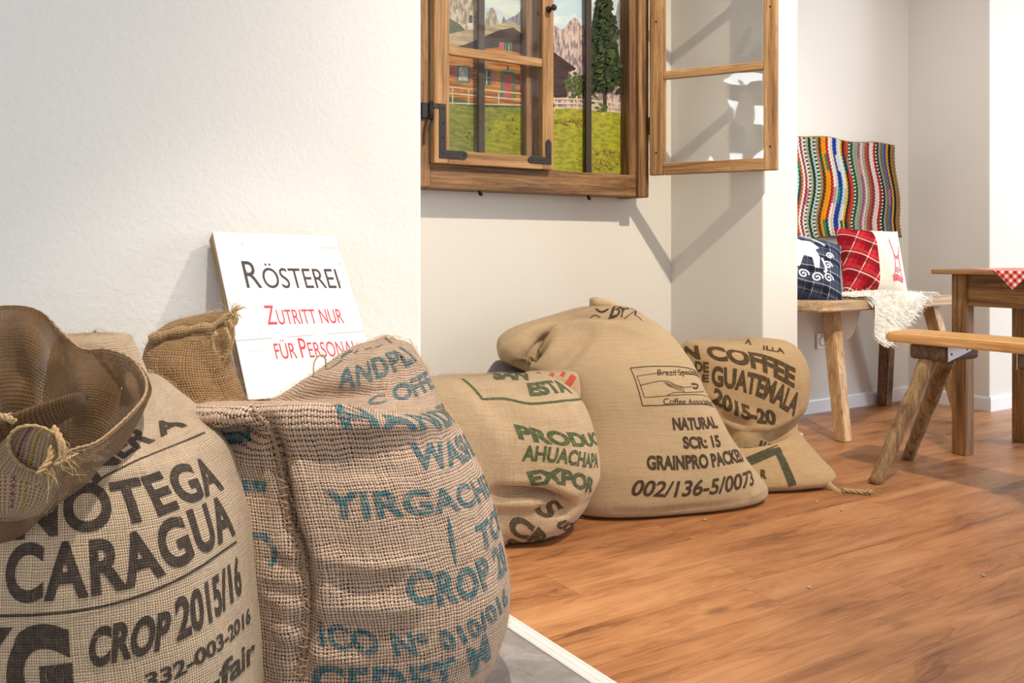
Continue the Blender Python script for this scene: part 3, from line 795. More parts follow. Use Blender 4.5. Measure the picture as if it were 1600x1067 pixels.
S.text('CROP 20', [(636, 942), (690, 943), (730, 936), (752, 924), (775, 906), (792, 886)], (636, 893), bold=.036, gap=1.08)
S.text('ICO Nº 010/016', [(500, 1006), (550, 1017), (597, 1022), (650, 1023), (700, 1016), (740, 998), (772, 970), (793, 940)], (498, 970), bold=.036, gap=1.1)
S.text('CEDET M', [(488, 1088), (560, 1098), (630, 1096), (690, 1084), (735, 1058), (766, 1026)], (488, 1034), bold=.036, gap=1.1)
S.poly([(355, 758), (416, 760)], .016); S.stroke([(388, 838), (408, 836), (424, 848), (430, 868), (422, 884)], .008)
S.poly([(345, 688), (392, 680)], .02); S.stroke([(700, 806), (705, 840), (712, 882)], .010, taper=True)
for a, b in (((548, 536), (560, 546)), ((566, 532), (580, 543)), ((584, 530), (598, 539)), ((602, 529), (612, 536))): S.poly([a, b], .004)
S.stroke([(533, 560), (541, 552), (552, 548)], .012, taper=True); S.stroke([(504, 568), (516, 556), (526, 548)], .003)
S.fuzz(1700, 2, .014, .005, seed=12)
S.mb.build('sack_body', [J2, J2t, FIB], t2)
# twine seam
q = S.walk([(395, 640), (418, 665), (434, 705), (442, 755), (452, 812), (471, 862), (482, 925), (480, 985), (468, 1060)], 200)[0]
sm = MB(); qq = np.array([(Vector(p) + S.near(Vector(p))[1] * .002)[:] for p in q])
qq += 0.0012 * np.stack([np.sin(np.arange(200) * .9), np.cos(np.arange(200) * 1.3), np.sin(np.arange(200) * .5)], 1)
rope(sm, qq, .0034, 0)
for i in range(4, 196, 5):
    p = Vector(qq[i]); l, n_, _ = S.near(p); tt = Vector(qq[i + 1] - qq[i - 1]).normalized(); b = n_.cross(tt)
    sm.tube([(l - b * .011 + n_ * .001)[:], (l - b * .004 + n_ * .007 + tt * .002)[:], (l + b * .004 + n_ * .006 + tt * .004)[:], (l + b * .011 + n_ * .001 + tt * .005)[:]], .0012, 5, 0)
for i in range(6, 196, 12): tuft(sm, qq[i], [RNG.gauss(0, 1), RNG.gauss(0, 1), .2], 3, .02, .5, 0, .0004, i)
sm.build('stitched_seam', plain('seam_twine', lin(196, 164, 134), .95, noise=.35, nscale=300, bump=.5, spec=.1), t2)
# gathered neck that flops to the left, open weave, hem on top and frayed twine
E = Sack([ring(zy(y, d), l, r, d, rb, 2.3) for y, l, r, rb, d in [(668, 290, 400, .04, 1.67), (650, 276, 396, .055, 1.67), (632, 256, 386, .065, 1.68), (615, 241, 378, .068, 1.69), (595, 233, 370, .068, 1.70), (570, 229, 362, .066, 1.71), (548, 231, 357, .06, 1.72), (528, 240, 356, .052, 1.73), (512, 256, 360, .038, 1.74), (501, 278, 365, .024, 1.745), (494, 308, 368, .012, 1.75)]], 180, 130, cap0=False, noise=.004, seed=31)
E.ruck([([(245, 535), (290, 522), (330, 516), (358, 496)], .010, -.006), ([(250, 520), (300, 506), (350, 492)], .012, .007), ([(300, 540), (330, 580), (350, 620)], .016, -.008), ([(265, 560), (300, 610), (330, 645)], .02, .006), ([(240, 600), (275, 635), (300, 655)], .014, .008), ([(330, 520), (345, 550)], .012, -.01)])
E.start(); E.fuzz(450, 1, .013, .005, seed=8)
E.mb.build('gathered_neck', [J2o, FIB], t2)
kn = MB()
q = E.walk([(238, 536), (265, 526), (300, 519), (330, 514), (348, 504), (364, 490)], 120)[0]
hemp = np.array([(Vector(p) + E.near(Vector(p))[1] * .003)[:] for p in q]); hemp[:, 2] += .004; hb = MB(); tq = np.linspace(0, 1, len(hemp)); hb.tube(hemp, .0105 + .002 * np.sin(tq * 23) - .004 * tq, 14, 0); hb.uv[0] = np.stack([np.repeat(tq * .22, 14), np.tile(np.arange(14) / 14 * .07, len(hemp))], 1); hb.build('hem', jute('burlap_hem', lin(190, 156, 112), lin(70, 46, 28), 0.0048, gap=.46), t2)
rope(kn, hemp + np.array([0, 0, -.012]), .0022, 0)
kc = P(364, 492, 1.70)
for k, pts in enumerate(([(364, 490), (370, 500), (360, 510), (352, 500), (362, 488)], [(358, 500), (364, 520), (358, 548), (345, 562), (335, 552), (332, 530), (338, 520)], [(352, 512), (360, 535), (352, 556), (340, 560)], [(366, 496), (364, 530), (350, 565), (348, 585), (358, 597)])):
    rope(kn, catmull(np.array([P(x, y, 1.695 - .004 * k) for x, y in pts]), 40), (.0042, .0042, .0035, .0012)[k], 0)
tuft(kn, P(362, 488, 1.70), R3 + np.array([0, 0, .6]), 40, .026, .5, 0, .0006, 4); tuft(kn, P(345, 555, 1.695), np.array([0, 0, -1.0]), 26, .03, .5, 0, .0005, 5); tuft(kn, P(338, 528, 1.695), np.array([0, 0, .4]) - R3, 20, .022, .5, 0, .0005, 6)
kn.build('frayed_twine', ROPE, t2)
# twine loop on the crown
lp = MB(); lp.tube(catmull(np.array([P(490, 585, 1.66), P(491, 566, 1.665), P(500, 555, 1.67), P(508, 560, 1.675), P(509, 576, 1.68)]), 30), .0016, 6)
lp.build('twine_loop', ROPE, t2)

# ================================================================= sack 3: green print
J3 = jute('burlap_tan_weave', lin(222, 195, 158), lin(96, 66, 42), 0.0033, gap=0.44)
J3g = jute('burlap_tan_weave_green_print', lin(218, 184, 138), lin(60, 60, 40), 0.0033, GREEN, 0.22, gap=0.38)
J3d = jute('burlap_tan_weave_dark_print', lin(218, 184, 138), lin(50, 48, 36), 0.0033, lin(36, 46, 38), 0.2, gap=0.38)
J3r = jute('burlap_tan_weave_red_print', lin(218, 184, 138), lin(116, 60, 40), 0.0033, RED, 0.25, gap=0.38)
D = 2.60
rows = [(823, 690, 868, .14), (815, 672, 890, .185), (800, 662, 905, .205), (783, 656, 917, .21), (768, 652, 924, .21), (755, 648, 930, .225), (735, 644, 936, .23), (700, 640, 933, .23), (665, 638, 924, .22), (640, 638, 914, .20), (622, 640, 902, .175), (608, 644, 886, .145), (597, 660, 868, .105), (590, 684, 846, .065)]
S = Sack([ring(zy(y, D), l, r, D, rb, 2.5) for y, l, r, rb in rows], 240, 190, noise=.0045, seed=41)
S.ruck([([(775, 772), (820, 769), (858, 774), (884, 792)], .018, -.060), ([(790, 752), (850, 756), (900, 772)], .016, .012), ([(775, 645), (840, 668), (925, 690)], .03, -.006), ([(705, 605), (760, 660), (800, 740)], .03, .006), ([(745, 610), (790, 602)], .02, .006),
        ([(905, 790), (880, 812), (840, 840)], .02, .008), ([(880, 625), (900, 660)], .02, .006), ([(690, 640), (720, 720)], .03, -.006), ([(840, 790), (870, 800)], .018, -.008)])
S.start()
S.poly([(722, 592), (754, 624)], .007); S.stroke([(754, 624), (790, 623), (826, 631), (866, 628), (909, 624)], .0075)
S.text('SAN', [(771, 592), (800, 592), (826, 593)], (770, 583), bold=.05)
S.text('ESTA', [(828, 618), (845, 617), (870, 613), (894, 614)], (823, 600), bold=.05)
S.text('PRODUC', [(810, 684), (845, 691), (880, 695), (915, 698), (933, 694)], (803, 664), bold=.05)
S.text('AHUACHAPA', [(815, 719), (850, 720), (886, 724), (918, 730), (934, 730)], (818, 697), bold=.035)
S.text('EXPOR', [(830, 758), (865, 753), (890, 759), (924, 768)], (824, 737), bold=.05)
S.text([('S', 1.5), ('uch', 1.15)], [(834, 797), (862, 814), (896, 838)], (846, 780), mat=2, bold=.03, shear=.25)
S.text('CRO', [(792, 828), (822, 842), (856, 856)], (802, 802), mat=2, bold=.05)
S.text('OS', [(790, 848), (828, 864)], (796, 836), mat=2, bold=.05)
S.fuzz(350, 3, .013, .005, seed=15)
t3 = thing('coffee_sack', 'slumped tan sack printed in green with PRODUC and EXPOR, beside the tall sack', 'coffee sack', P(790, 823, D) * np.array([1, 1, 0]))
S.mb.build('sack_body', [J3, J3g, J3d, FIB], t3)
fb = Sack([ring(zy(y, 2.72), l, r, 2.72, rb, 2.5) for y, l, r, rb in [(665, 790, 907, .05), (635, 800, 908, .05), (608, 806, 908, .045), (592, 812, 906, .036), (584, 818, 903, .024), (580, 826, 897, .012)]], 110, 60, cap0=False, noise=.003, seed=5)
fb.start()
for a, b, w_ in (((843, 582), (835, 594), .014), ((864, 583), (856, 598), .014), ((882, 582), (877, 588), .012), ((897, 587), (884, 606), .020)): fb.poly([a, b], w_, 1)
fb.mb.build('folded_top', [J3, J3r], t3)

# ================================================================= sack 4: tall fine sack, Brazil
J4 = jute('burlap_smooth_weave', lin(206, 180, 143), lin(132, 102, 68), 0.0024, gap=0.38, contrast=0.75)
J4k = jute('burlap_smooth_weave_black_print', lin(204, 172, 126), lin(60, 48, 40), 0.0024, BLACK, 0.12, gap=0.34, contrast=0.7)
rows = [(.000, 900, 1185, 2.83, .10, 16), (.012, 880, 1206, 2.83, .145, 16), (.04, 872, 1209, 2.84, .17, 16), (.085, 868, 1192, 2.85, .185, 15), (.14, 864, 1170, 2.86, .19, 14), (.20, 860, 1146, 2.875, .19, 12), (.27, 856, 1124, 2.89, .185, 10), (.34, 852, 1103, 2.90, .18, 9), (.395, 836, 1090, 2.915, .175, 8),
        (.43, 800, 1080, 2.93, .168, 7), (.46, 782, 1070, 2.94, .16, 6), (.49, 777, 1060, 2.95, .15, 6), (.52, 783, 1047, 2.96, .135, 5), (.55, 806, 1030, 2.97, .115, 4), (.58, 846, 1010, 2.985, .09, 4), (.60, 880, 996, 2.99, .065, 4), (.612, 905, 984, 2.995, .04, 4)]
S = Sack([ring(z, l, r, d, rb, 2.5, yw) for z, l, r, d, rb, yw in rows], 280, 220, noise=.004, seed=51)
S.ruck([([(850, 524), (831, 550), (812, 576)], .022, -.085), ([(862, 512), (844, 538), (826, 564)], .014, -.025), ([(856, 508), (826, 518), (795, 542), (785, 562)], .020, .014), ([(872, 514), (852, 546), (832, 586)], .011, .020), ([(870, 510), (930, 505), (1000, 520)], .018, .008), ([(925, 520), (898, 548), (868, 582)], .022, -.024),
        ([(860, 502), (905, 495), (960, 498), (1010, 500)], .008, -.010), ([(900, 490), (960, 486)], .012, .010), ([(920, 700), (940, 760)], .05, .006), ([(1120, 660), (1170, 760)], .03, .006), ([(960, 800), (1060, 797), (1150, 785)], .014, -.006),
        ([(900, 620), (910, 720)], .03, -.006), ([(1185, 770), (1205, 785)], .012, .006)])
S.start()
S.poly([(985, 575), (1091, 578)], .003); S.poly([(985, 575), (1004, 634), (1120, 634)], .003)
S.poly([(995, 588), (1096, 589)], .002); S.poly([(995, 588), (1007, 621), (1112, 619)], .002)
S.text('Brazil Specialty', [(1027, 586.5), (1060, 587), (1094, 588)], (1027, 577.5), bold=.005, eps=.0012)
S.text('Coffee Association', [(1037, 632), (1080, 632.5), (1117, 632.5)], (1036, 622.5), bold=.005, eps=.0012)
S.stroke([(1000, 602), (1018, 598), (1034, 595), (1046, 597), (1054, 601), (1068, 605), (1080, 604)], .002)
for k in range(8): S.poly([(1037 + 4.2 * k, 596.5 + 1.1 * k), (1046 + 3.4 * k, 604 + 1.4 * k)], .0022)
S.stroke([(1042, 618), (1054, 613), (1075, 613), (1100, 612)], .002); S.stroke([(1080, 600), (1090, 601), (1088, 607), (1082, 605)], .006)
S.text('NATURAL', [(1052, 671), (1085, 671), (1122, 668)], (1050, 653.5), bold=.045)
S.text('SCR: 15', [(1068, 700), (1095, 700), (1127, 697)], (1066, 683), bold=.045)
S.text('GRAINPRO PACKED', [(1011, 733), (1060, 733), (1110, 730), (1163, 721)], (1010, 713), bold=.045)
S.text('002/136-5/0073', [(986, 773), (1050, 776), (1120, 771), (1180, 756)], (989, 750), bold=.025, shear=.22)
S.text([('Br', 1.0)], [(950, 498), (985, 494)], (950, 478), shear=.35, bold=.01)
S.stroke([(930, 482), (940, 488), (952, 482)], .008, taper=True); S.stroke([(922, 497), (930, 492), (938, 496)], .003); S.stroke([(975, 498), (988, 489), (998, 483)], .003); S.stroke([(985, 482), (998, 486), (1010, 488)], .003)
S.fuzz(250, 2, .008, .003, seed=25)
t4 = thing('coffee_sack', 'tall smooth burlap sack printed NATURAL SCR: 15 GRAINPRO PACKED, leaning in the niche', 'coffee sack', P(1045, 790, 2.83) * np.array([1, 1, 0]))
S.mb.build('sack_body', [J4, J4k, FIB], t4)
ear = MB()
loft([oval(P(924, 472, 3.03), np.array([0, 0, 1.0]), F3, .004, .004), oval(P(922, 473, 3.03), np.array([0, 0, 1.0]), F3, .014, .02), oval(P(930, 473, 3.02), np.array([0, 0, 1.0]), F3, .020, .03), oval(P(948, 475, 3.02), np.array([0, 0, 1.0]), F3, .016, .03), oval(P(968, 482, 3.02), np.array([0, 0, 1.0]), F3, .014, .03), oval(P(985, 490, 3.02), np.array([0, 0, 1.0]), F3, .008, .02)], 40, 40, mb=ear, uvs=.03)
loft([oval(P(862, 506, 3.02), np.array([0, 0, 1.0]), F3, .004, .004), oval(P(872, 501, 3.02), np.array([0, 0, 1.0]), F3, .016, .03), oval(P(900, 496, 3.02), np.array([0, 0, 1.0]), F3, .026, .04), oval(P(935, 492, 3.02), np.array([0, 0, 1.0]), F3, .036, .05), oval(P(975, 494, 3.02), np.array([0, 0, 1.0]), F3, .034, .05), oval(P(1000, 500, 3.02), np.array([0, 0, 1.0]), F3, .015, .03)], 40, 50, mb=ear, uvs=.03)
ear.build('sack_corner', J4, t4)

# ================================================================= sack 5: Guatemala
J5 = jute('burlap_golden_weave', lin(214, 181, 136), lin(104, 74, 44), 0.0030, gap=0.43)
J5k = jute('burlap_golden_weave_black_print', lin(212, 172, 118), lin(60, 48, 36), 0.0030, lin(40, 35, 28), 0.15, gap=0.38)
J5g = jute('burlap_golden_weave_green_print', lin(212, 172, 118), lin(40, 48, 38), 0.0030, DGREEN, 0.15, gap=0.38)
rows = [(.000, 1085, 1275, 3.10, .12, 8), (.012, 1070, 1298, 3.10, .155, 8), (.035, 1060, 1303, 3.10, .17, 8), (.08, 1056, 1282, 3.12, .175, 8), (.12, 1054, 1264, 3.14, .17, 8), (.155, 1052, 1250, 3.17, .155, 8), (.18, 1052, 1243, 3.19, .145, 8), (.205, 1052, 1248, 3.2, .155, 8), (.25, 1052, 1258, 3.2, .165, 8), (.31, 1052, 1264, 3.2, .165, 8),
        (.36, 1053, 1264, 3.2, .162, 8), (.41, 1056, 1258, 3.2, .152, 8), (.445, 1060, 1248, 3.2, .14, 8), (.468, 1066, 1236, 3.2, .12, 8), (.482, 1078, 1218, 3.2, .085, 8)]
S = Sack([ring(z, l, r, d, rb, 2.4, yw) for z, l, r, d, rb, yw in rows], 240, 190, noise=.005, seed=61)
S.ruck([([(1120, 672), (1165, 690), (1205, 684), (1250, 668)], .018, -.048), ([(1150, 665), (1200, 668), (1240, 652)], .022, .012), ([(1150, 710), (1200, 702), (1245, 690)], .02, .010), ([(1115, 550), (1165, 545), (1200, 550)], .014, -.008), ([(1100, 612), (1150, 640), (1185, 655)], .016, .008),
        ([(1130, 650), (1170, 668)], .012, -.012), ([(1260, 740), (1290, 765)], .02, .006), ([(1240, 560), (1250, 620)], .02, .006)])
S.start()
S.text('N COFFEE', [(1070, 561), (1100, 560), (1130, 563), (1160, 569), (1190, 578), (1215, 590), (1241, 605)], (1070, 542), bold=.05, h2=1.2)
S.text('DE', [(1086, 580), (1108, 582)], (1086, 565), bold=.05); S.text('E', [(1097, 596), (1108, 597)], (1097, 585), bold=.05)
S.text('GUATEMALA', [(1112, 601), (1145, 606), (1180, 616), (1210, 629), (1241, 649)], (1112, 573), bold=.045, h2=1.15)
S.text('2015-20', [(1112, 626), (1150, 648), (1185, 660), (1214, 663)], (1118, 605), bold=.05)
S.text('LUC ME', [(1140, 694), (1175, 700), (1205, 694)], (1142, 676), bold=.05)
S.text('A', [(1164, 537), (1174, 539)], (1164, 530), bold=.04); S.text('ILLA', [(1192, 546), (1208, 549), (1226, 553)], (1192, 540), bold=.03, hm=.022)
S.poly([(1165, 723), (1219, 700)], .030, 2); S.poly([(1214, 702), (1228, 732), (1238, 759)], .030, 2); S.text('R', [(1188, 748), (1198, 747)], (1188, 735), bold=.06)
S.fuzz(250, 3, .010, .004, seed=35)
t5 = thing('coffee_sack', 'golden burlap sack printed COFFEE and GUATEMALA slumped against the wall end', 'coffee sack', P(1180, 750, 3.1) * np.array([1, 1, 0]))
S.mb.build('sack_body', [J5, J5k, J5g, FIB], t5)
tc = MB()
c0 = P(1288, 757, 3.06); q1 = P(1312, 771, 2.98); q2 = P(1330, 776, 2.95)
UZ = np.array([0, 0, 1.0])
loft([oval(P(1262, 735, 3.08), UZ, F3, .046, .07), oval(P(1284, 752, 3.05), UZ, F3, .034, .055), oval(P(1300, 764, 3.01), UZ, F3, .020, .035), oval(P(1313, 771, 2.975), UZ, F3, .011, .014), oval(P(1322, 774, 2.96), UZ, F3, .008, .009)], 40, 40, mb=tc, uvs=.03)
tc.build('tied_corner', J5, t5)
rp = MB(); rp_path = catmull(np.array([P(1316, 772, 2.965), P(1330, 774.5, 2.955), P(1342, 776, 2.945), P(1352, 775, 2.94)]), 30); rp_path[:, 2] = np.maximum(rp_path[:, 2], .009)
rope(rp, rp_path, .0075, 0); e_ = rp_path[-1]
tuft(rp, e_, R3 + F3 * .1, 60, .028, .35, 0, .0009, 9)
for s_ in range(2): rope(rp, catmull(np.array([e_, e_ + R3 * .010 + UZ * (.006 - .006 * s_), e_ + R3 * .018 + F3 * .01 * (s_ - .5) + UZ * .002, e_ + R3 * .008 + F3 * .014 * (s_ - .5)]), 16), .004, 0)
rp.build('frayed_rope', ROPE, t5)

# dark grey bag, only its shoulder shows behind the green-printed sack
S = Sack([ring(z, l, r, 3.03, rb, 2.4) for z, l, r, rb in [(0, 745, 840, .07), (.02, 738, 848, .09), (.15, 738, 848, .10), (.28, 744, 842, .09), (.36, 754, 835, .07), (.40, 764, 826, .05), (.425, 774, 816, .025)]], 90, 70, noise=.006, seed=71)
S.start(); gb = S.mb.build('plastic_bag', plain('dark_grey_plastic', lin(92, 90, 98), .45, noise=.1))
tag(gb, 'dark grey bag peeking out under the left fold of the tall sack', 'bag')

# ================================================================= sign board leaning on the wall
def frame_matrix(o, ex, ey, ez):
    return Matrix(((ex[0], ey[0], ez[0], o[0]), (ex[1], ey[1], ez[1], o[1]), (ex[2], ey[2], ez[2], o[2]), (0, 0, 0, 1)))
A_ = P(388, 625, 1.79); B_ = P(332, 361, 2.02); C_ = P(527, 377, 2.18)
ey = (B_ - A_); SH = np.linalg.norm(ey); ey /= SH
ex = (C_ - B_); ex -= ey * (ex @ ey); SW = np.linalg.norm(ex); ex /= SW
ez = np.cross(ex, ey)                                  # towards the viewer
MS = frame_matrix(A_, ex, ey, ez)
def sign_paint():
    t = NT('whitewashed_board'); x, y, z = t.xyz(t.coord())
    g = t.noise(t.vec(t.m('MULTIPLY', x, 5.0), t.m('MULTIPLY', y, 70.0), 0.0), 1.0, 4, .6, .6)
    col = t.mix(t.step(g, .60, .72), lin(214, 213, 211), lin(180, 175, 170))
    s1 = t.step(t.noise(t.vec(t.m('MULTIPLY', x, 60.0), t.m('MULTIPLY', y, 16.0), 3.0), 1.0, 2), .70, .76)
    col = t.mix(t.m('MULTIPLY', s1, .75), col, lin(120, 108, 100))
    # plank joint and split
    j = t.m('ABSOLUTE', t.m('SUBTRACT', y, t.m('ADD', .142, t.m('MULTIPLY', x, .05))))
    jm = t.m('MULTIPLY', t.step(j, .0016, .0004), t.step(t.noise(t.vec(t.m('MULTIPLY', x, 14.0), 0.0, 1.0), 1.0, 1), .40, .5))
    col = t.mix(t.m('MULTIPLY', jm, .85), col, lin(90, 84, 82))
    return t.fin(col, .55, t.bump(g, .15, .002))
mb = MB(); T_ = .034
mb.box((0, 0, -T_), (SW, SH, 0), 0, .002)
for q in range(len(mb.f)):
    ctr = np.mean([mb.v[0][i] for i in mb.f[q]], axis=0)
    if ctr[2] < -.003: mb.m[q] = 1
def flat_text(segs, x, y, width, cap, mat, bold=0.0, slope=0.0):
    V, Fs, wd = text_flat(segs, bold)
    V, Fs = slice_flat(V, Fs, 1.0)
    X = x + V[:, 0] / wd * width; Y = y + V[:, 1] * cap + (X - x) * slope
    mb.add(np.stack([X, Y, np.full(len(X), .0006)], 1), [f for f in Fs], mat, False)
flat_text([('R', 1.33), ('ÖSTEREÌ'.replace('Ì', 'I'), 1.0)], .165 * SW, .636 * SH, .745 * SW, .128 * SH, 2, 0.0)
flat_text([('Z', 1.3), ('UTRITT NUR', 1.0)], .255 * SW, .412 * SH, .60 * SW, .088 * SH, 3, 0.002)
flat_text([('FÜR', 1.0), (' ', 1.0), ('P', 1.3), ('ERSONAL', 1.0)], .26 * SW, .212 * SH, .64 * SW, .088 * SH, 3, 0.002)
sg = mb.build('sign_board', [sign_paint(), wood('sign_edge_wood', lin(92, 70, 46), lin(142, 112, 78), lin(176, 146, 106), 1, 1.0), plain('sign_black_ink', lin(44, 28, 34), .6, noise=.1), plain('sign_red_ink', lin(190, 24, 56), .6, noise=.1)], mw=MS)
tag(sg, 'white wooden sign reading RÖSTEREI in black, red lines below, leaning on the wall', 'sign')

# ================================================================= rustic window mounted in the niche
WD = dict(dark=lin(72, 48, 28), mid=lin(120, 86, 52), lite=lin(156, 120, 80))
W_V = wood('old_window_wood_upright', axis=2, **WD); W_H = wood('old_window_wood_level', axis=0, **WD)
SD = dict(dark=lin(108, 76, 44), mid=lin(158, 119, 76), lite=lin(188, 152, 106))
S_V = wood('sash_wood_upright', axis=2, scale=.8, **SD); S_H = wood('sash_wood_level', axis=0, scale=.8, **SD)
IRON = plain('blackened_iron', lin(56, 52, 52), .55, metal=.6, noise=.2, nscale=60, bump=.2)
BARM = plain('bar_iron', lin(58, 46, 38), .6, metal=.2, noise=.2)
def glass():
    t = NT('old_wavy_glass'); c = t.coord()
    n_ = t.noise(c, 7.0, 1, .4, .3)
    nb = t.bump(n_, .40, .03)
    gl = t.n('ShaderNodeBsdfGlossy', {'Roughness': .05, 'Normal': nb, 'Color': (1, 1, 1, 1)})
    tr = t.n('ShaderNodeBsdfTransparent', {'Color': (.985, .992, .985, 1)})
    fc = t.n('ShaderNodeLayerWeight', {'Blend': .5}).outputs['Facing']
    f = t.m('ADD', .045, t.m('MULTIPLY', t.m('POWER', fc, 5.0), .9), clamp=True)
    mx = t.n('ShaderNodeMixShader', {0: f, 1: tr.outputs[0], 2: gl.outputs[0]})
    t.t.links.new(mx.outputs[0], t.out.inputs[0]); return t.mat
GLASS = glass()
FX0, FX1, FY0, FZ0, FZ1 = 1.36, 2.45, 2.80, 1.022, 2.36
tw = thing('rustic_window', 'old wooden window hung in the niche, right sash swung open, mountain hut picture behind', 'window decoration', ((FX0 + FX1) / 2, NY, FZ0))
tw['kind'] = 'thing'
def beam(name, lo, hi, mat, parent, bev=.004, M=None):
    m = MB(); m.box(lo, hi, 0, bev, M); return m.build(name, mat, parent)
beam('frame_rail', (FX0 + .09, FY0 + .004, FZ0), (2.395, NY - .001, FZ0 + .086), W_H, tw)
beam('frame_rail', (FX0 + .09, FY0 + .004, FZ1 - .086), (2.395, NY - .001, FZ1), W_H, tw)
beam('frame_post', (FX0, FY0, FZ0 + .002), (FX0 + .092, NY - .001, FZ1), W_V, tw)
beam('frame_post', (2.361, FY0 + .006, FZ0 + .02), (2.398, NY - .001, FZ1), W_V, tw, .006)
beam('frame_post', (2.396, FY0 - .012, FZ0 - .004), (FX1, NY - .001, FZ1), W_V, tw, .006)
beam('mullion', (1.876, 2.832, FZ0 + .086), (1.962, 2.866, FZ1 - .086), W_V, tw)
for x in (1.670, 2.166): beam('iron_bar', (x, 2.838, FZ0 + .08), (x + .027, 2.852, FZ1 - .08), BARM, tw, .003)
for x in (1.685, 2.19):
    m = MB(); m.tube([(x, 2.86, FZ0 + .002), (x + .002, 2.858, FZ0 - .012), (x + .008, 2.852, FZ0 - .014)], [.005, .006, .007], 8); m.build('nail', IRON, tw)

def make_sash(M, flip=False):
    """sash in local space: x along the width from the hinge, z up, -y faces the room"""
    Wd, Hh, T = .511, 1.18, .028
    root_m = MB()
    st0, st1, rb, mt = .058, .052, .048, .034
    bars = [(.384, .384 + mt), (.384 + .37, .384 + .37 + mt)]
    def bx(mbx, lo, hi, mat, bev=.005): mbx.box(lo, hi, mat, bev)
    bx(root_m, (0, -T, 0), (st0, 0, Hh), 0); bx(root_m, (Wd - st1, -T, 0), (Wd, 0, Hh), 0)
    bx(root_m, (st0 - .002, -T + .001, 0), (Wd - st1 + .002, 0, rb), 1); bx(root_m, (st0 - .002, -T + .001, Hh - rb), (Wd - st1 + .002, 0, Hh), 1)
    # inner lip
    bx(root_m, (st0 - .001, -T + .006, rb - .001), (st0 + .006, -.006, Hh - rb), 0, .001)
    s = root_m.build('sash', [S_V, S_H], tw, mw=M)
    for a, b in bars:
        m = MB(); bx(m, (st0 - .002, -T + .002, a), (Wd - st1 + .002, -.004, b), 0, .007); m.build('muntin', S_H, s, mw=M)
    zs = [rb] + [v for ab in bars for v in ab] + [Hh - rb]
    for k in range(0, len(zs), 2):
        m = MB(); nx, nz = 2, 2
        m.box((st0 - .004, -.016, zs[k] - .004), (Wd - st1 + .004, -.0125, zs[k + 1] + .004), 0)
        m.build('pane', GLASS, s, mw=M)
    return s, Wd, T
# left sash, shut
ML = Matrix.Translation((1.450, 2.799, 1.106))
sl, SWD, ST = make_sash(ML)
def bracket(outline, holes, M, name='corner_bracket', depth=.004):
    m = MB(); Mx = M @ Matrix.Translation((0, -ST, 0)) @ Matrix.Rotation(math.radians(90), 4, 'X')
    m.prism(outline, depth, Mx, 0, .0008)
    for x, z in holes: m.lathe([(.0001, depth + .0015), (.003, depth + .0012), (.0042, depth)], Mx @ Matrix.Translation((x, z, 0)), 10, 1)
    return m.build(name, [IRON, plain('bracket_nail', lin(36, 32, 32), .6, metal=.5)], sl, mw=Matrix.Identity(4) if False else None)
bracket([(.020, .018), (.122, .018), (.132, .026), (.134, .034), (.130, .043), (.120, .047), (.046, .047), (.046, .208), (.020, .208)], [(.034, .19), (.034, .14), (.034, .09), (.034, .035), (.118, .033)], ML)
bracket([(.497, .020), (.497, .100), (.490, .112), (.484, .115), (.478, .112), (.472, .100), (.472, .046), (.404, .046), (.396, .042), (.392, .034), (.396, .025), (.404, .020)], [(.484, .100), (.484, .055), (.45, .033), (.41, .033)], ML)
# hinge block on the frame post
m = MB(); m.box((1.412, 2.786, 1.262), (1.444, 2.802, 1.316), 0, .002); m.tube([(1.444, 2.780, 1.258), (1.444, 2.780, 1.320)], .008, 12); m.box((1.444, 2.768, 1.296), (1.472, 2.773, 1.314), 0, .001); m.build('hinge', IRON, tw)
m = MB(); m.tube(catmull(np.array([(1.440, 2.786, 1.258), (1.428, 2.790, 1.22), (1.424, 2.792, 1.17)]), 14), np.linspace(.007, .003, 14), 8); m.build('hinge_strap', plain('worn_iron', lin(96, 74, 56), .5, metal=.4, noise=.2), tw)
# turned knob on the free stile
m = MB(); kp = on_plane_y(857, 15, 2.771)
MK = Matrix.Translation(Vector(kp)) @ Matrix.Rotation(math.radians(90), 4, 'X')
m.lathe([(.0001, 0), (.013, 0), (.013, .003), (.008, .006), (.0055, .012), (.0055, .022), (.009, .027), (.0115, .033), (.0115, .038), (.008, .043), (.0001, .045)], MK, 20, 0); m.build('knob', IRON, sl)
m = MB(); m.lathe([(.0001, .006), (.009, .006), (.011, .003), (.011, 0)], Matrix.Translation((1.962, 2.785, 1.352)) @ Matrix.Rotation(math.radians(90), 4, 'Y') , 16, 0); m.build('latch', IRON, sl)
# right sash, swung open
TH = math.radians(-62.0)
MR = Matrix.Translation((2.452, 2.776, 1.106)) @ Matrix.Rotation(TH, 4, 'Z')
sr, _, _ = make_sash(MR)
for z in (.09, .62, 1.09):
    for x in (.030, .485):
        m = MB(); m.lathe([(.0001, .0012), (.004, .001), (.0045, 0)], MR @ Matrix.Translation((x, -ST, z)) @ Matrix.Rotation(math.radians(90), 4, 'X'), 8, 0); m.build('peg', BARM, sr)
for z in (.17, .95):
    m = MB(); m.tube([(2.452, 2.782, 1.106 + z), (2.452, 2.782, 1.106 + z + .07)], .008, 12); m.build('hinge', IRON, tw)

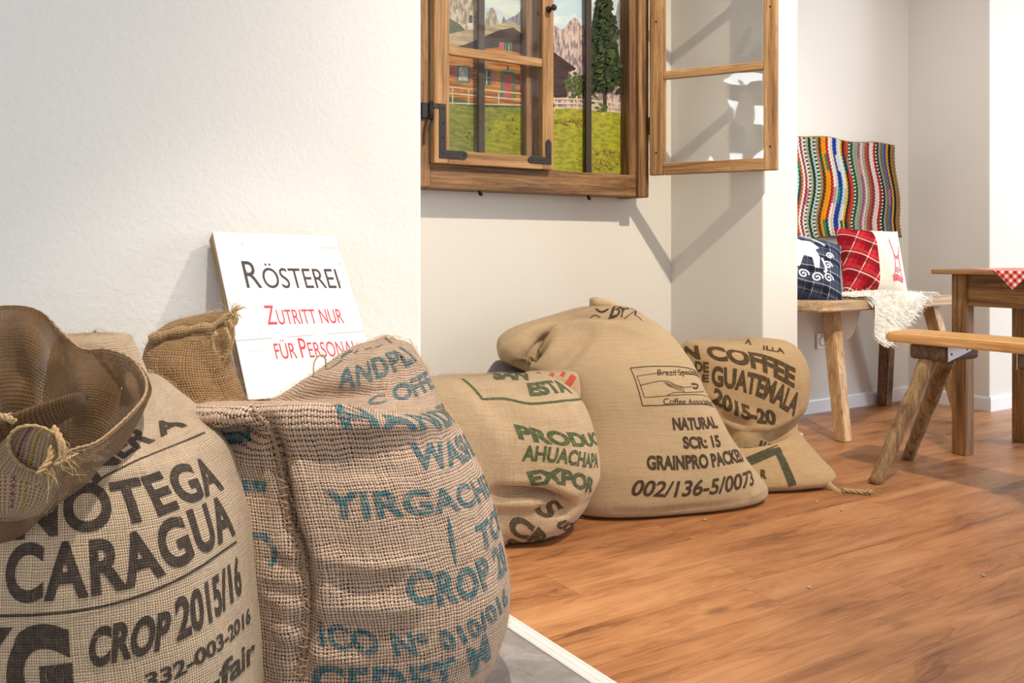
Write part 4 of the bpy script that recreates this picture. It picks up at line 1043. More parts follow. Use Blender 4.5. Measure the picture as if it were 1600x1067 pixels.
# ---- mountain picture behind the bars: a flat print built of inked areas
PY = 2.868
pm = MB(); PM = {}
pmats = []
def ink(name, base, var, sx, sy, amt=.8, dist=.5, thr=None):
    t = NT('print_' + name); x, y, z = t.xyz(t.coord())
    n_ = t.noise(t.vec(t.m('MULTIPLY', x, sx), 0.0, t.m('MULTIPLY', z, sy)), 1.0, 5, .65, dist)
    f = t.step(n_, .42, .58) if thr is None else t.step(n_, thr[0], thr[1])
    col = t.mix(t.m('MULTIPLY', f, amt), base, var)
    PM[name] = len(pmats); pmats.append(t.fin(col, .35, spec=.3))
ink('sky', lin(176, 200, 212), lin(214, 220, 214), 4, 9, .8)
ink('rock_left', lin(196, 182, 158), lin(120, 112, 108), 60, 22, .9)
ink('rock_right', lin(196, 176, 164), lin(112, 100, 112), 70, 20, .95)
ink('rock_far', lin(150, 148, 156), lin(96, 100, 116), 50, 20, .9)
ink('forest', lin(88, 98, 74), lin(54, 66, 48), 80, 80)
ink('roof', lin(186, 168, 138), lin(138, 122, 100), 8, 160)
ink('gable', lin(66, 48, 44), lin(40, 30, 32), 6, 120)
ink('timber', lin(190, 128, 56), lin(128, 72, 34), 7, 110, .9)
ink('shutter', lin(176, 92, 88), lin(140, 74, 80), 5, 120, .5)
ink('green_trim', lin(78, 122, 92), lin(58, 98, 76), 20, 20, .5)
ink('pane', lin(206, 206, 196), lin(120, 128, 128), 40, 30)
ink('darkwin', lin(48, 48, 52), lin(80, 80, 84), 30, 30)
ink('white', lin(226, 218, 204), lin(190, 180, 166), 20, 20)
ink('fence', lin(206, 190, 160), lin(160, 140, 112), 20, 90, .6)
ink('hedge', lin(86, 100, 52), lin(48, 62, 36), 90, 90)
ink('meadow', lin(136, 140, 56), lin(100, 108, 42), 26, 90, .8)
ink('meadow_sun', lin(158, 156, 48), lin(116, 120, 36), 26, 80, .8)
ink('meadow_dry', lin(164, 144, 54), lin(84, 86, 36), 60, 120, .9)
ink('tree', lin(48, 62, 34), lin(26, 36, 22), 90, 90)
ink('tree_lit', lin(72, 84, 42), lin(46, 60, 32), 90, 90)
ink('trunk', lin(74, 58, 48), lin(44, 36, 32), 60, 20)
ink('barn', lin(72, 54, 50), lin(44, 36, 38), 6, 90)
LAYER = [0]
def pic(name, pts):
    LAYER[0] += 1; y = PY - .00003 * LAYER[0]
    W = [on_plane_y(min(max(px, 674), 984), min(py, 271), PY) for px, py in pts]
    pm.add([(q[0], y, q[2]) for q in W], [list(range(len(pts)))], PM[name])
def rect(name, x0, y0, x1, y1, sl=0.0): pic(name, [(x0, y0), (x1, y0 + sl * (x1 - x0)), (x1, y1 + sl * (x1 - x0)), (x0, y1)])
pic('sky', [(640, -400), (1000, -400), (1000, 300), (640, 300)])
pic('rock_left', [(640, 80), (640, -160), (690, -120), (715, -60), (738, -40), (748, -5), (752, 25), (756, 80)])
pic('rock_left', [(755, 60), (760, 22), (766, 13), (770, 11), (774, 17), (777, 30), (783, 40), (790, 60)])
pic('rock_far', [(780, 60), (784, 34), (787, 25), (790, 32), (796, 28), (806, 24), (812, 18), (818, 8), (824, 14), (830, 70)])
pic('forest', [(640, 80), (640, 20), (705, 30), (718, 38), (728, 48), (735, 60)])
pic('white', [(731, 50), (731, 36), (742, 36), (742, 48)]); rect('darkwin', 733, 24, 738, 36)
pic('gable', [(640, 88), (700, 64), (802, 40), (826, 58), (850, 78), (850, 100), (640, 100)])
pic('roof', [(640, 78), (700, 53), (801, 33), (806, 36), (826, 52), (850, 72), (850, 80), (826, 60), (802, 43), (780, 47), (640, 92)])
pic('timber', [(640, 88), (700, 82), (790, 66), (850, 90), (850, 170), (640, 160)])
pic('gable', [(700, 76), (760, 62), (830, 62), (850, 80), (850, 98), (826, 88), (780, 74), (740, 78), (700, 86)])
rect('shutter', 780, 66, 788, 78); rect('green_trim', 789, 67, 800, 80); rect('darkwin', 792, 68, 798, 80); rect('white', 794.5, 68, 795.5, 80)
rect('shutter', 709, 103, 717, 126); rect('shutter', 731, 105, 738, 128); rect('green_trim', 714, 102, 734, 129, .05); rect('pane', 717, 105, 731, 126, .05)
rect('green_trim', 756, 108, 768, 134); rect('darkwin', 758, 111, 766, 132); rect('white', 759.5, 111, 761, 132); rect('white', 758, 121, 766, 122.2); rect('shutter', 768, 110, 774, 132)
rect('darkwin', 792, 103, 795, 109); rect('green_trim', 782, 109, 805, 156); rect('shutter', 786.5, 114, 801, 158); rect('darkwin', 786.5, 113.5, 801, 115)
rect('shutter', 812, 112, 822, 140)
pic('hedge', [(640, 140), (700, 150), (740, 160), (790, 163), (850, 166), (850, 180), (640, 176)])
for k, y in enumerate((138, 148)): pic('fence', [(640, y - 6), (850, y + 10), (850, y + 12.5), (640, y - 3.5)])
pic('fence', [(700, 160), (850, 164), (850, 166.5), (700, 162)])
for x in (706, 731, 778, 815): rect('fence', x, 138 + (x - 700) * .05, x + 2, 164)
pic('meadow', [(640, 166), (700, 163), (760, 168), (850, 167), (850, 300), (640, 300)])
pic('meadow_sun', [(775, 185), (830, 172), (850, 170), (850, 300), (760, 300), (756, 230)])
# right half
pic('rock_right', [(850, 60), (862, 42), (868, 40), (874, 46), (880, 46), (886, 38), (890, 33), (896, 28), (902, 29), (908, 42), (912, 38), (920, 52), (930, 80), (945, 60), (955, 40), (965, 12), (972, -20), (990, -60), (1000, 170), (850, 170)])
pic('rock_far', [(955, 70), (962, 20), (968, -5), (976, 10), (976, 120), (960, 110)])
pic('barn', [(845, 72), (863, 80), (898, 106), (892, 112), (888, 112), (886, 152), (845, 154)])
pic('gable', [(845, 72), (863, 80), (900, 107), (896, 111), (863, 92), (845, 86)])
rr = random.Random(3)
def leafy(name, n, cx, cy, rx, ry, s):
    for _ in range(n):
        a = rr.uniform(0, 6.28); q = math.sqrt(rr.random()); x = cx + rx * q * math.cos(a); y = cy + ry * q * math.sin(a)
        k = rr.randint(4, 6); pic(name, [(x + s * rr.uniform(.5, 1.2) * math.cos(6.28 * i / k), y + s * rr.uniform(.5, 1.2) * math.sin(6.28 * i / k)) for i in range(k)])
leafy('hedge', 60, 898, 135, 16, 20, 4); leafy('tree_lit', 14, 900, 128, 12, 12, 2.5)
pic('meadow_sun', [(845, 168), (900, 170), (972, 176), (1000, 178), (1000, 300), (845, 300)])
pic('rock_right', [(912, 140), (1000, 140), (1000, 176), (912, 172)])
leafy('hedge', 22, 925, 152, 10, 12, 3)
for y in (154, 161, 168): pic('fence', [(845, y - 1), (905, y), (905, y + 2.6), (845, y + 1.6)]); pic('fence', [(905, y), (985, y + 8), (985, y + 10), (905, y + 2.6)])
for x, y in ((864, 152), (899, 150), (940, 158), (968, 160)): rect('fence', x, y, x + 2.4, y + 22)
rect('trunk', 941, 120, 947, 172); leafy('hedge', 18, 940, 168, 12, 6, 3)
leafy('meadow_dry', 40, 945, 250, 40, 16, 4); leafy('meadow_dry', 30, 890, 190, 24, 5, 2.5); leafy('meadow_dry', 24, 760, 200, 55, 22, 2.0)
def conifer(cx, top, base, half, n):
    for i in range(n):
        f = rr.random() ** .75; y = top + (base - top) * f; w_ = half * (f * .85 + .12) * rr.uniform(.2, 1.0); sgn = rr.choice((-1, 1)); x = cx + sgn * w_ * rr.random()
        L = rr.uniform(5, 11); a = sgn * rr.uniform(.2, 1.0); nm = 'tree' if (rr.random() < .68 or sgn > 0 and rr.random() < .3) else 'tree_lit'
        dx, dy = math.sin(a) * L, math.cos(a) * L * .7
        pic(nm, [(x, y - 3), (x + dx * .5 + 2.2, y + dy * .4 - 2), (x + dx, y + dy), (x + dx * .4 - 2, y + dy * .6 + 2), (x - sgn * 3, y + 3)])
pic('tree', [(940, -70), (948, -20), (955, 30), (966, 90), (968, 130), (940, 138), (918, 128), (916, 90), (926, 30), (934, -20)])
conifer(942, -60, 142, 34, 520)
pm.build('landscape_print', pmats, tw)
m = MB(); m.box((FX0 + .08, PY + .0005, FZ0 + .07), (2.38, NY - .001, FZ1 - .07)); m.build('picture_panel', plain('panel_back', lin(200, 200, 196), .6), tw)

# ================================================================= crocheted rag rug on the wall
RX0, RX1, RZ0, RZ1 = 3.22, 4.262, .878, 1.356
cols = [('cream', (226, 214, 196)), ('dark', (48, 46, 48)), ('pink', (206, 128, 140)), ('mint', (170, 208, 200)), ('darkgreen', (44, 78, 68)), ('rust', (184, 96, 56)), ('white', (234, 228, 216)), ('plum', (140, 52, 72)), ('pinkwhite', (238, 208, 204)), ('sage', (150, 176, 138)),
        ('black', (38, 36, 36)), ('ice', (190, 206, 216)), ('tan', (170, 138, 98)), ('brown', (78, 54, 38)), ('orange', (240, 154, 26)), ('red', (184, 40, 44)), ('jade', (50, 128, 104)), ('blue', (34, 66, 148)), ('gold', (220, 168, 50)), ('grey', (168, 162, 150)), ('mauve', (150, 96, 120)), ('violet', (100, 84, 144)), ('olive', (122, 118, 72)), ('camel', (160, 132, 86)), ('steel', (96, 124, 150))]
CI = {n_: i for i, (n_, _) in enumerate(cols)}
rmats = [plain('yarn_' + n_, lin(*c), .95, noise=.18, nscale=120, bump=.5, spec=.08) for n_, c in cols]
seq = ['ice', 'plum', 'cream', 'sage', 'grey', 'rust', 'cream', 'dark', 'tan', 'pink', 'white', 'black', 'cream', 'pink', 'mint', 'darkgreen', 'rust', 'white', 'plum', 'cream', 'pinkwhite', 'sage', 'black', 'mint', 'cream', 'tan', 'brown', 'orange', 'orange', 'red', 'white', 'cream', 'blue', 'blue', 'ice', 'white', 'gold', 'black', 'red', 'rust', 'cream', 'darkgreen', 'sage', 'grey', 'mauve', 'cream', 'grey', 'rust', 'plum', 'white', 'pinkwhite', 'red', 'cream', 'black', 'grey', 'olive', 'steel', 'violet', 'gold', 'black', 'camel', 'camel']
rug = MB(); ns = len(seq); sw = (RX1 - RX0) / ns; rr = random.Random(8)
def rug_surf(s, z):
    """s in 0..1 across, z height -> point: wavy stripes, rounded lower right corner, soft waves"""
    zz = (z - RZ0) / (RZ1 - RZ0)
    x = RX0 + s * (RX1 - RX0) + .022 * math.sin(z * 15.5 + 2.2 + 1.6 * s) * (.4 + .6 * math.sin(math.pi * s) ** .3) + .055 * (1 - zz) * s ** 3
    y = NY - .022 - .012 * (1 + math.sin(s * 21 + z * 3)) * .5 - .014 * max(0, 1 - zz * 6)
    z2 = z + .006 * math.sin(s * 16) - .018 * (1 - s) * (1 - zz)
    return np.array([x, y, z2])
ROWS = 54
for k, cn in enumerate(seq):
    c2 = cn
    for i in range(ROWS):
        if i % 18 == 0 and rr.random() < .16: c2 = rr.choice(['darkgreen', 'cream', 'pink', 'mint', 'jade'])
        if i % 18 == 9: c2 = cn
        z = RZ0 + (RZ1 - RZ0) * (i + .5) / ROWS; s_ = (k + .5 + .12 * (-1) ** i) / ns
        p = rug_surf(s_, z); a = sw * .62; b = (RZ1 - RZ0) / ROWS * .66; d = .008
        tl = .35 * (-1) ** k
        q = [(-a, 0, 0), (-a * .5 + tl * b, -d * .8, b * .8), (a * .5 + tl * b, -d * .8, b * .8), (a, 0, 0), (a * .5 - tl * b, -d * .8, -b * .8), (-a * .5 - tl * b, -d * .8, -b * .8), (0, -d * 1.25, 0)]
        col_i = CI[c2] if not (cn in ('cream', 'white', 'pinkwhite') and i % 2 and k % 4 == 0) else CI['plum' if k % 2 else 'darkgreen']
        rug.add([p + np.array(v) for v in q], [[0, 1, 6], [1, 2, 6], [2, 3, 6], [3, 4, 6], [4, 5, 6], [5, 0, 6]], col_i, True)
back = np.array([[rug_surf(s_, z) + np.array([0, dy, 0]) for s_ in np.linspace(-.004, 1.004, 60)] for z, dy in [(RZ0 - .004, .02)] + [(z, 0.004) for z in np.linspace(RZ0 - .006, RZ1 + .006, 30)] + [(RZ1 + .004, .02)]])
rug.grid(back, CI['camel'], True)
rg = rug.build('wall_rug', rmats); tag(rg, 'colourful crocheted rug of wavy vertical stripes hanging on the wall above the cushions', 'rug')

# ================================================================= bench at the wall
BW = dict(dark=lin(148, 112, 76), mid=lin(196, 164, 126), lite=lin(220, 196, 164))
B_X = wood('pale_bench_wood_long', axis=0, scale=.7, **BW); B_Z = wood('pale_bench_wood_leg', axis=2, scale=.8, dark=lin(140, 98, 56), mid=lin(190, 150, 104), lite=lin(212, 178, 136))
B_D = wood('brown_bench_leg', axis=2, scale=.8, dark=lin(70, 48, 32), mid=lin(112, 82, 58), lite=lin(146, 112, 82))
BX0, BX1, BY0, BY1, BZ = 3.08, 4.12, 2.42, 2.86, .590
tb = thing('bench', 'pale wooden bench along the wall under the striped rug, a fleece draped over it', 'bench', ((BX0 + BX1) / 2, (BY0 + BY1) / 2, 0))
m = MB(); m.prism([(BX0 + .045, BY0), (BX1 - .03, BY0), (BX1, BY0 + .03), (BX1, BY1), (BX0 - .02, BY1), (BX0 - .035, BY0 + .12), (BX0 + .0, BY0 + .02)], .045, Matrix.Translation((0, 0, BZ - .045)), 0, .006); m.build('seat', B_X, tb)
def leg(name, top, bot, w0, w1, mat, parent, round_=False):
    top = np.array(top, float); bot = np.array(bot, float); m = MB()
    if round_:
        n_ = 24; t = np.linspace(0, 1, n_); path = top + (bot - top) * t[:, None]; rg_ = np.random.RandomState(int(abs(top[0]) * 1000))
        path += .004 * np.stack([np.sin(t * 5 + 1), np.cos(t * 4), 0 * t], 1)
        m.tube(path, (w0 + (w1 - w0) * t) * (1 + .05 * np.sin(t * 21) + .03 * rg_.randn(n_)), 14, 0)
    else:
        V = []
        for p, w_ in ((bot, w1), (top, w0)):
            for sx, sy in ((-1, -1), (1, -1), (1, 1), (-1, 1)): V.append(p + np.array([sx * w_ / 2, sy * w_ / 2, 0]))
        bm = bmesh.new(); vs = [bm.verts.new(v) for v in V]
        for f in ((3, 2, 1, 0), (4, 5, 6, 7), (0, 1, 5, 4), (1, 2, 6, 5), (2, 3, 7, 6), (3, 0, 4, 7)): bm.faces.new([vs[i] for i in f])
        bmesh.ops.bevel(bm, geom=bm.edges[:], offset=.005, segments=2, affect='EDGES')
        m.bm(bm, 0, False)
    return m.build(name, mat, parent)
leg('leg', (3.285, 2.55, BZ - .045), (3.205, 2.425, 0), .060, .054, B_Z, tb)
leg('leg', (3.94, 2.50, BZ - .045), (4.03, 2.39, 0), .060, .054, B_Z, tb)
leg('leg', (4.02, 2.77, BZ - .045), (4.13, 2.875, 0), .060, .056, B_D, tb)
leg('leg', (3.26, 2.75, BZ - .045), (3.18, 2.875, 0), .060, .056, B_D, tb)

# fleece
FLC = plain('white_fleece', lin(250, 245, 234), .95, noise=.03, nscale=40, spec=.05)
FLC.node_tree.nodes['Principled BSDF'].inputs['Subsurface Weight'].default_value = .6; FLC.node_tree.nodes['Principled BSDF'].inputs['Subsurface Radius'].default_value = (.03, .028, .025); HIDE = plain('fleece_hide', lin(214, 196, 172), .9, noise=.08, nscale=12)
fl = MB(); rr = random.Random(5)
def fleece_pt(a, b):
    """a 0..1 along the bench, b: 0 at the back .. 1 at the front edge, >1 hangs down"""
    x = 3.26 + a * .68
    if b <= 1: return np.array([x, BY1 - .03 - b * (BY1 - BY0 - .02), BZ + .016 + .010 * math.sin(a * 9) * math.sin(b * 5 + 1)])
    h = b - 1; return np.array([x + .02 * math.sin(h * 9), BY0 - .008 - .022 * math.sin(min(1, h * 3) * 1.57) - .012 * math.sin(a * 14 + h * 6), BZ + .016 - h * .42 + .0])
def fl_front(a):  # how far it hangs over the front edge
    k = [(0, .72), (.135, .93), (.155, 1.26), (.20, 1.42), (.27, 1.50), (.31, 1.52), (.37, 1.45), (.45, 1.34), (.52, 1.26), (.62, 1.16), (.75, 1.08), (.87, 1.0), (1.0, .85)]
    return float(np.interp(a, [q[0] for q in k], [q[1] for q in k]))
NA, NB = 110, 70
G = np.array([[fleece_pt(a, fl_front(a) * b) for a in np.linspace(0, 1, NA)] for b in np.linspace(0.02, 1, NB)])
G[:, :, 2] += .006 * np.random.RandomState(2).rand(NB, NA)
fl.grid(G, 0, True); G2 = G.copy(); G2[:, :, 2] -= .009; fl.grid(G2[:, ::1] + np.array([0, .004, 0]), 0, True, flip=True)
NN = np.cross(np.gradient(G, axis=1), np.gradient(G, axis=0)); NN /= np.linalg.norm(NN, axis=2)[:, :, None] + 1e-9
NN *= np.where(NN[:, :, 2:3] - NN[:, :, 1:2] < 0, -1, 1)
fv = []; ff = []
for _ in range(5200):
    i, j = rr.randrange(NB), rr.randrange(NA); p = G[i, j] + np.array([rr.uniform(-.005, .005), rr.uniform(-.004, .004), 0]); n_ = NN[i, j]
    dr = np.array([rr.gauss(.2, .6), rr.gauss(-.6, .4), rr.gauss(-.5, .35)]); dr /= np.linalg.norm(dr); L = rr.uniform(.015, .034); b_ = len(fv)
    sd = np.cross(n_, dr); sd /= np.linalg.norm(sd) + 1e-9
    m1 = p + n_ * L * .24 + dr * L * .4; m2 = p + n_ * L * .12 + dr * L; 
    if p[2] > BZ and p[1] > BY0: m2[2] = max(m2[2], p[2] + .002)
    fv += [p - sd * .0016, p + sd * .0016, m1 + sd * .0013, m1 - sd * .0013, m2]
    ff += [[b_, b_ + 1, b_ + 2, b_ + 3], [b_ + 3, b_ + 2, b_ + 4]]
fl.add(fv, ff, 0, True)
# the flap that hangs down behind the seat
fg = np.array([[(3.44 + a * .56 - .05 * b * (a - .3), BY1 + .012 + .01 * math.sin(a * 6), BZ + .012 - b * (.06 + .21 * math.exp(-((a - .66) / .2) ** 2) + .03 * math.sin(a * 17))) for a in np.linspace(0, 1, 30)] for b in np.linspace(0, 1, 16)])
fl.grid(fg, 1, True)
top = np.array([[fleece_pt(.27 + a * .7, 0.02) * (1 - t) + fg[0, int(a * 29)] * t for a in np.linspace(0, 1, 30)] for t in np.linspace(0, 1, 4)]); top[1:3, :, 2] += .004
fl.grid(top, 0, True)
fo = fl.build('sheepskin', [FLC, HIDE]); tag(fo, 'white sheepskin draped over the wall bench, one corner hanging down', 'sheepskin')

# ================================================================= cushions
def tartan(name, base, bands, pitch):
    """bands: [(position, half width, colour, strength)] in a repeating sett, both directions of the 'weave' uv"""
    t = NT(name); u, v, _ = t.xyz(t.n('ShaderNodeUVMap', uv_map='weave').outputs[0])
    col = base
    th = t.m('MULTIPLY', t.m('ADD', t.m('SINE', t.m('MULTIPLY', t.m('ADD', u, v), 2500.0)), 1.0), .5)
    first = True
    for w_ in (u, v):
        f = t.m('FRACT', t.m('DIVIDE', w_, pitch))
        for pos, hw, c, st in bands:
            d = t.m('ABSOLUTE', t.m('SUBTRACT', f, pos)); msk = t.m('MULTIPLY', t.step(d, hw * 1.15, hw * .85), st)
            col = t.mix(msk, col, c)
    return t.fin(col, .9, t.bump(th, .2, .001), spec=.1)
T_NAVY = tartan('navy_plaid', lin(44, 48, 64), [(.3, .10, lin(26, 28, 40), .7), (.75, .16, lin(66, 74, 98), .6), (.52, .022, lin(206, 210, 218), .55), (.05, .018, lin(150, 158, 172), .4)], .075)
T_RED = tartan('red_plaid', lin(178, 30, 44), [(.25, .14, lin(120, 20, 34), .65), (.7, .12, lin(214, 62, 72), .5), (.5, .03, lin(244, 226, 210), .75), (.42, .02, lin(70, 30, 30), .5), (.58, .02, lin(70, 30, 30), .5)], .082)
LINEN = plain('cream_linen', lin(238, 232, 220), .9, noise=.04, nscale=200, bump=.15, spec=.1)
WPR = plain('white_print', lin(236, 238, 242), .9, noise=.02); PPR = plain('pink_print', lin(226, 120, 128), .9, noise=.3, nscale=60)
def cushion(name, label, M, w_, h_, th, mats, panel=None, prints=()):
    m = MB(); nu, nv = 60, 60
    U = np.linspace(-1, 1, nu); V = np.linspace(-1, 1, nv)
    def surf(u, v, s):
        e = (1 - abs(u) ** 2.6) * (1 - abs(v) ** 2.6); z = th / 2 * max(e, 0) ** .55
        pin = 1 - .09 * (1 - abs(v) ** 2) * abs(u) ** 3; piv = 1 - .09 * (1 - abs(u) ** 2) * abs(v) ** 3
        wr = .004 * math.sin(u * 9 + v * 4) * e
        return Vector((u * w_ / 2 * pin, v * h_ / 2 * piv, s * (z + wr)))
    for s in (1, -1):
        G = np.array([[(M @ surf(u, v, s))[:] for u in U] for v in V])
        uv = np.array([[(u * w_ / 2, v * h_ / 2) for u in U] for v in V]).reshape(-1, 2) + (0 if s > 0 else .031)
        ca = math.cos(panel[2]) if panel else 1; sa = math.sin(panel[2]) if panel else 0
        uv = np.stack([uv[:, 0] * ca - uv[:, 1] * sa, uv[:, 0] * sa + uv[:, 1] * ca], 1)
        b0 = len(m.m); m.grid(G, 0, True, False, uv, flip=(s < 0))
        if panel and s > 0:
            k = 0
            for i in range(nv - 1):
                for j in range(nu - 1):
                    if U[j] > panel[0]: m.m[b0 + k] = panel[1]
                    k += 1
    for kind, pts, wd, mt in prints:
        if kind == 'line':
            Q = catmull(np.array(pts, float), 10 * len(pts)); T = np.gradient(Q, axis=0); W = []
            for q, t_ in zip(Q, T):
                n_ = np.array([-t_[1], t_[0]]); n_ /= np.linalg.norm(n_) + 1e-9
                for k in (-.5, .5):
                    a = q + n_ * k * wd; W.append((M @ (surf(float(np.clip(a[0], -.99, .99)), float(np.clip(a[1], -.99, .99)), 1) + Vector((0, 0, .0015))))[:])
            m.add(W, [[2 * i, 2 * i + 1, 2 * i + 3, 2 * i + 2] for i in range(len(Q) - 1)], mt, True)
        else:
            V2, F2 = slice_flat(np.array(pts, float), [list(range(len(pts)))], .06)
            m.add([(M @ (surf(float(np.clip(a[0], -.99, .99)), float(np.clip(a[1], -.99, .99)), 1) + Vector((0, 0, .0012))))[:] for a in V2], F2, mt, True)
    o = m.build(name, mats); return tag(o, label, 'cushion', 'cushions on the wall bench')
def cmat(c, right, up):
    r = Vector(right).normalized(); u = Vector(up); u = (u - r * u.dot(r)).normalized(); n_ = r.cross(u)
    return frame_matrix(c, r, u, n_)
def spiral(cx, cy, r, turns=1.6, s=1): return [(cx + s * r * (1 - t / (turns * 6.6)) * math.cos(t), cy + r * (1 - t / (turns * 6.6)) * math.sin(t)) for t in np.linspace(0, turns * 6.28, 16)]
deer = [(-.55, .55), (-.35, .62), (-.1, .50), (.12, .56), (.30, .40), (.20, .30), (.30, .10), (.28, -.25), (.18, -.25), (.12, .02), (-.06, .05), (-.14, -.30), (-.24, -.30), (-.22, .12), (-.40, .30), (-.60, .40)]
dp = [('fill', deer, 0, 1)]
for cx, cy, r in ((-.45, -.10, .16), (-.40, -.42, .15), (-.05, -.48, .13), (.25, -.50, .13), (.52, -.42, .13), (.50, -.05, .12), (.55, .25, .10)): dp.append(('line', spiral(cx, cy, r), .035, 1))
dp += [('line', [(-.75, .30), (-.45, .15), (-.15, .12)], .05, 1), ('line', [(-.1, .75), (.2, .72), (.45, .55)], .05, 1), ('line', [(.35, .1), (.45, -.2), (.40, -.32)], .06, 1)]
cushion('cushion', 'navy plaid cushion with white printed stag and scrolls, left end of the bench', cmat(on_plane_y(1248, 418, 2.63), (.82, -.52, -.22), (.28, .50, .88)), .40, .35, .17, [T_NAVY, WPR], prints=dp)
pk = [('line', [(.42, .50), (.46, .25), (.50, .05), (.50, -.2)], .03, 2), ('line', [(.74, .35), (.70, .15), (.66, .0), (.68, -.2)], .03, 2), ('line', [(.48, .05), (.58, -.02), (.68, .06)], .05, 2), ('line', [(.50, -.04), (.68, -.06)], .05, 2),
      ('line', [(.50, -.2), (.44, -.5), (.36, -.62)], .03, 2), ('line', [(.68, -.2), (.70, -.5), (.76, -.62)], .03, 2), ('fill', [(.36, -.58), (.50, -.52), (.66, -.56), (.78, -.60), (.74, -.74), (.55, -.70), (.40, -.74)], 0, 2), ('line', spiral(.56, -.42, .10), .03, 2)]
cushion('cushion', 'red tartan cushion with a cream panel and pink figure, leaning by the fleece', cmat(on_plane_y(1361, 409, 2.70), (.86, -.50, -.06), (.16, .40, .90)), .315, .35, .18, [T_RED, LINEN, PPR], panel=(-.02, 1, .5), prints=pk)

# ================================================================= table and gingham cloth
TW_ = dict(dark=lin(80, 52, 26), mid=lin(132, 91, 50), lite=lin(164, 122, 74))
T_Y = wood('table_wood_long', axis=1, scale=.7, **TW_); T_Z = wood('table_wood_leg', axis=2, scale=.7, **TW_); T_X = wood('table_wood_cross', axis=0, scale=.7, **TW_)
tt = thing('table', 'small brown wooden table with square legs under a red gingham cloth', 'table', (3.62, 1.55, 0))
beam('tabletop', (3.315, .95, .709), (3.915, 2.10, .7265), T_Y, tt, .004)
for x in (3.366, 3.803):
    for y in (1.986, 1.02): beam('leg', (x, y, 0), (x + .058, y + .058, .709), T_Z, tt, .003)
for x in (3.378, 3.825): beam('apron', (x, 1.076, .585), (x + .024, 1.990, .709), T_Y, tt, .002)
for y in (2.004, 1.036): beam('apron', (3.422, y, .585), (3.805, y + .024, .709), T_X, tt, .002)
def gingham():
    t = NT('red_gingham'); u, v, _ = t.xyz(t.n('ShaderNodeUVMap', uv_map='weave').outputs[0])
    a = t.m('GREATER_THAN', t.m('FRACT', t.m('DIVIDE', u, .022)), .5); b = t.m('GREATER_THAN', t.m('FRACT', t.m('DIVIDE', v, .022)), .5)
    s_ = t.m('MULTIPLY', t.m('ADD', a, b), .5)
    return t.fin(t.ramp(s_, [(0.0, lin(246, 232, 222)), (.5, lin(222, 122, 116)), (1.0, lin(190, 36, 46))], 'LINEAR'), .9, spec=.1)
cl = MB(); n_ = 61; r_ = .345; cx, cy = 3.585, 1.774; ed = 3.313; zt = .7278
G = np.zeros((n_, n_, 3)); UVc = np.zeros((n_, n_, 2)); side = r_ * math.sqrt(2)
for i in range(n_):
    for j in range(n_):
        a = (i / (n_ - 1) - .5) * side; b = (j / (n_ - 1) - .5) * side
        x = cx + (a - b) / math.sqrt(2); y = cy + (a + b) / math.sqrt(2); z = zt
        for s_, e_ in ((-1, ed), (1, 3.917)):
            o_ = (x - e_) * s_
            if o_ > 0: z = zt - max(0, o_ - .003); x = e_ + s_ * (min(o_, .003) + .003 * math.sin(y * 40) * o_ * 8)
        G[i, j] = (x, y, z); UVc[i, j] = (a, b)
cl.grid(G, 0, True, False, UVc.reshape(-1, 2)); G3 = G - np.array([0, 0, .0009]); 
co = cl.build('tablecloth', gingham()); tag(co, 'red and white gingham cloth lying cornerwise on the table, one tip hanging', 'tablecloth')

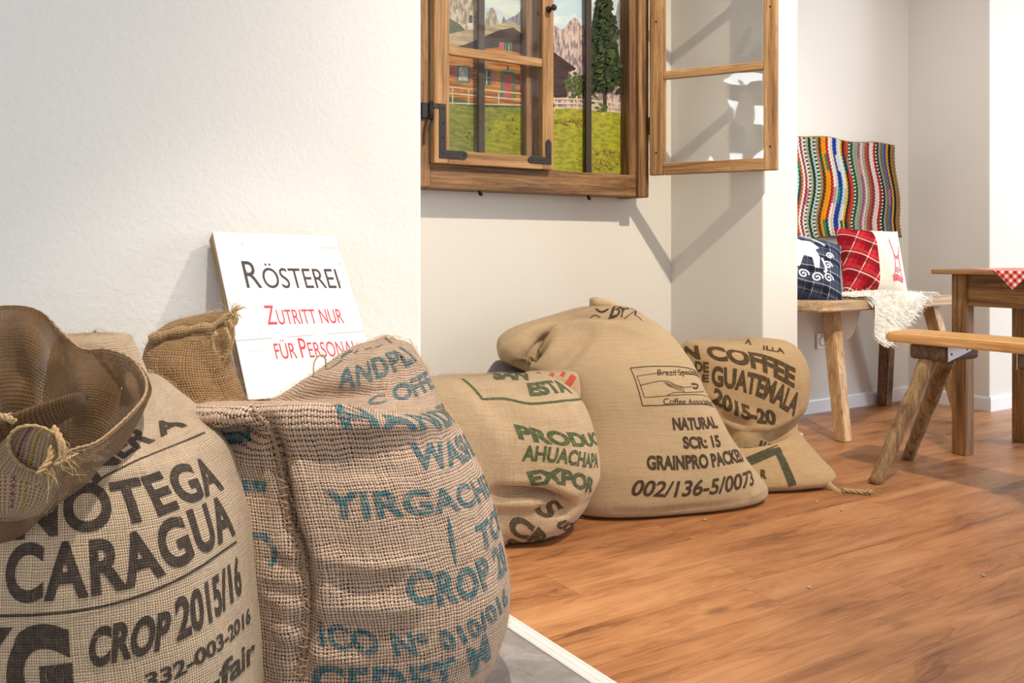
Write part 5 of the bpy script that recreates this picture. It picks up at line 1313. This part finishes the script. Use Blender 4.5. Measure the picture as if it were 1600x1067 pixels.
# ================================================================= bench in front of the table
G_Y = wood('bench_seat_wood', axis=1, scale=.7, dark=lin(160, 108, 56), mid=lin(208, 156, 96), lite=lin(228, 184, 126), rough=.45)
RLEG = wood('weathered_branch_leg', axis=2, scale=.8, dark=lin(88, 66, 44), mid=lin(140, 112, 78), lite=lin(170, 144, 106)); CLT = wood('dark_cleat_wood', axis=0, scale=.8, dark=lin(62, 46, 32), mid=lin(94, 72, 52), lite=lin(122, 98, 74))
t6 = thing('bench', 'rustic bench on round splayed branch legs, in front of the brown table', 'bench', (2.945, 1.62, 0))
m = MB(); m.prism([(2.828, .98), (3.062, .98), (3.062, 2.010), (3.050, 2.018), (2.862, 1.985), (2.836, 1.968), (2.828, 1.95)], .031, Matrix.Translation((0, 0, .479)), 0, .006); m.build('seat', G_Y, t6)
for y0, sg_ in ((1.747, 1), (1.375, -1)):
    beam('cleat', (2.845, y0, .426), (3.045, y0 + .138, .4795), CLT, t6, .012)
    ym = y0 + .069
    leg('leg', (2.880, ym + .01 * sg_, .432), (2.716, ym + .112 * sg_, 0), .030, .0215, RLEG, t6, True)
    leg('leg', (2.985, ym + .01 * sg_, .432), (3.138, ym + .27 * sg_, 0), .030, .0215, RLEG, t6, True)
    yb = y0 - .003 if sg_ > 0 else y0 + .141
    m = MB(); m.prism([(2.850, .428), (2.985, .458), (2.985, .470), (2.850, .478)], .003, Matrix(((1, 0, 0, 0), (0, 0, -1, yb), (0, 1, 0, 0), (0, 0, 0, 1))), 0)
    for x, z in ((2.868, .452), (2.960, .464)): m.lathe([(.0001, .002), (.004, .001), (.004, 0)], Matrix.Translation((x, yb - .003, z)) @ Matrix.Rotation(math.radians(90), 4, 'X'), 10, 1)
    m.build('metal_plate', [plain('zinc_plate', lin(206, 206, 216), .4, metal=.5, noise=.03), IRON], t6)

# ================================================================= wall socket, crumbs
ts = thing('wall_socket', 'white power socket low on the wall behind the pale bench', 'socket', (3.70, NY, .31))
m = MB(); m.box((3.66, NY - .011, .312), (3.74, NY - .0005, .392), 0, .004)
m.build('cover_plate', M_TRIM, ts)
m = MB(); MX = Matrix.Translation((3.70, NY - .0115, .352)) @ Matrix.Rotation(math.radians(90), 4, 'X')
m.lathe([(.028, .001), (.026, .003), (.0215, .003), (.0205, -.006), (.0001, -.006)], MX, 28, 0)
for s_ in (-1, 1): m.lathe([(.0028, -.0055), (.0001, -.0054)], MX @ Matrix.Translation((s_ * .0095, 0, 0)), 10, 1)
m.build('socket_well', [plain('socket_grey', lin(196, 194, 196), .4), plain('socket_hole', lin(30, 30, 30), .5)], ts)
BEAN = plain('raw_bean', lin(182, 172, 138), .6, noise=.15)
spots_ = [((1276, 785), 'pale crumb on the floor nearest the frayed end of the sack'), ((1315, 798), 'pale crumb on the floor below the frayed rope, right of the others'), ((1101, 813), 'pale crumb on the floor just before the tall sack'), ((1264, 919), 'crumb lying alone in the middle of the plank floor'), ((1536, 900), 'whitish crumb on the planks near the right edge of the picture')]
for k, ((px, py), lb) in enumerate(spots_):
    d = CAMZ * FOC / (py - HZ); p = P(px, py, d); p[2] = 0
    m = MB(); a = k * 1.1; ax = np.array([math.cos(a), math.sin(a), 0]); by = np.array([-math.sin(a), math.cos(a), 0]); G = []
    for f in np.linspace(0, math.pi, 8): G.append([p + ax * (-.0055 * math.cos(f)) + by * (.0038 * math.sin(f) * math.cos(t)) + np.array([0, 0, .0028 + .0028 * math.sin(f) * math.sin(t)]) for t in np.linspace(0, 2 * math.pi, 10, endpoint=False)])
    m.grid(np.array(G), 0, True, True)
    tag(m.build('crumb', BEAN), lb, 'crumb', 'crumbs on the floor')
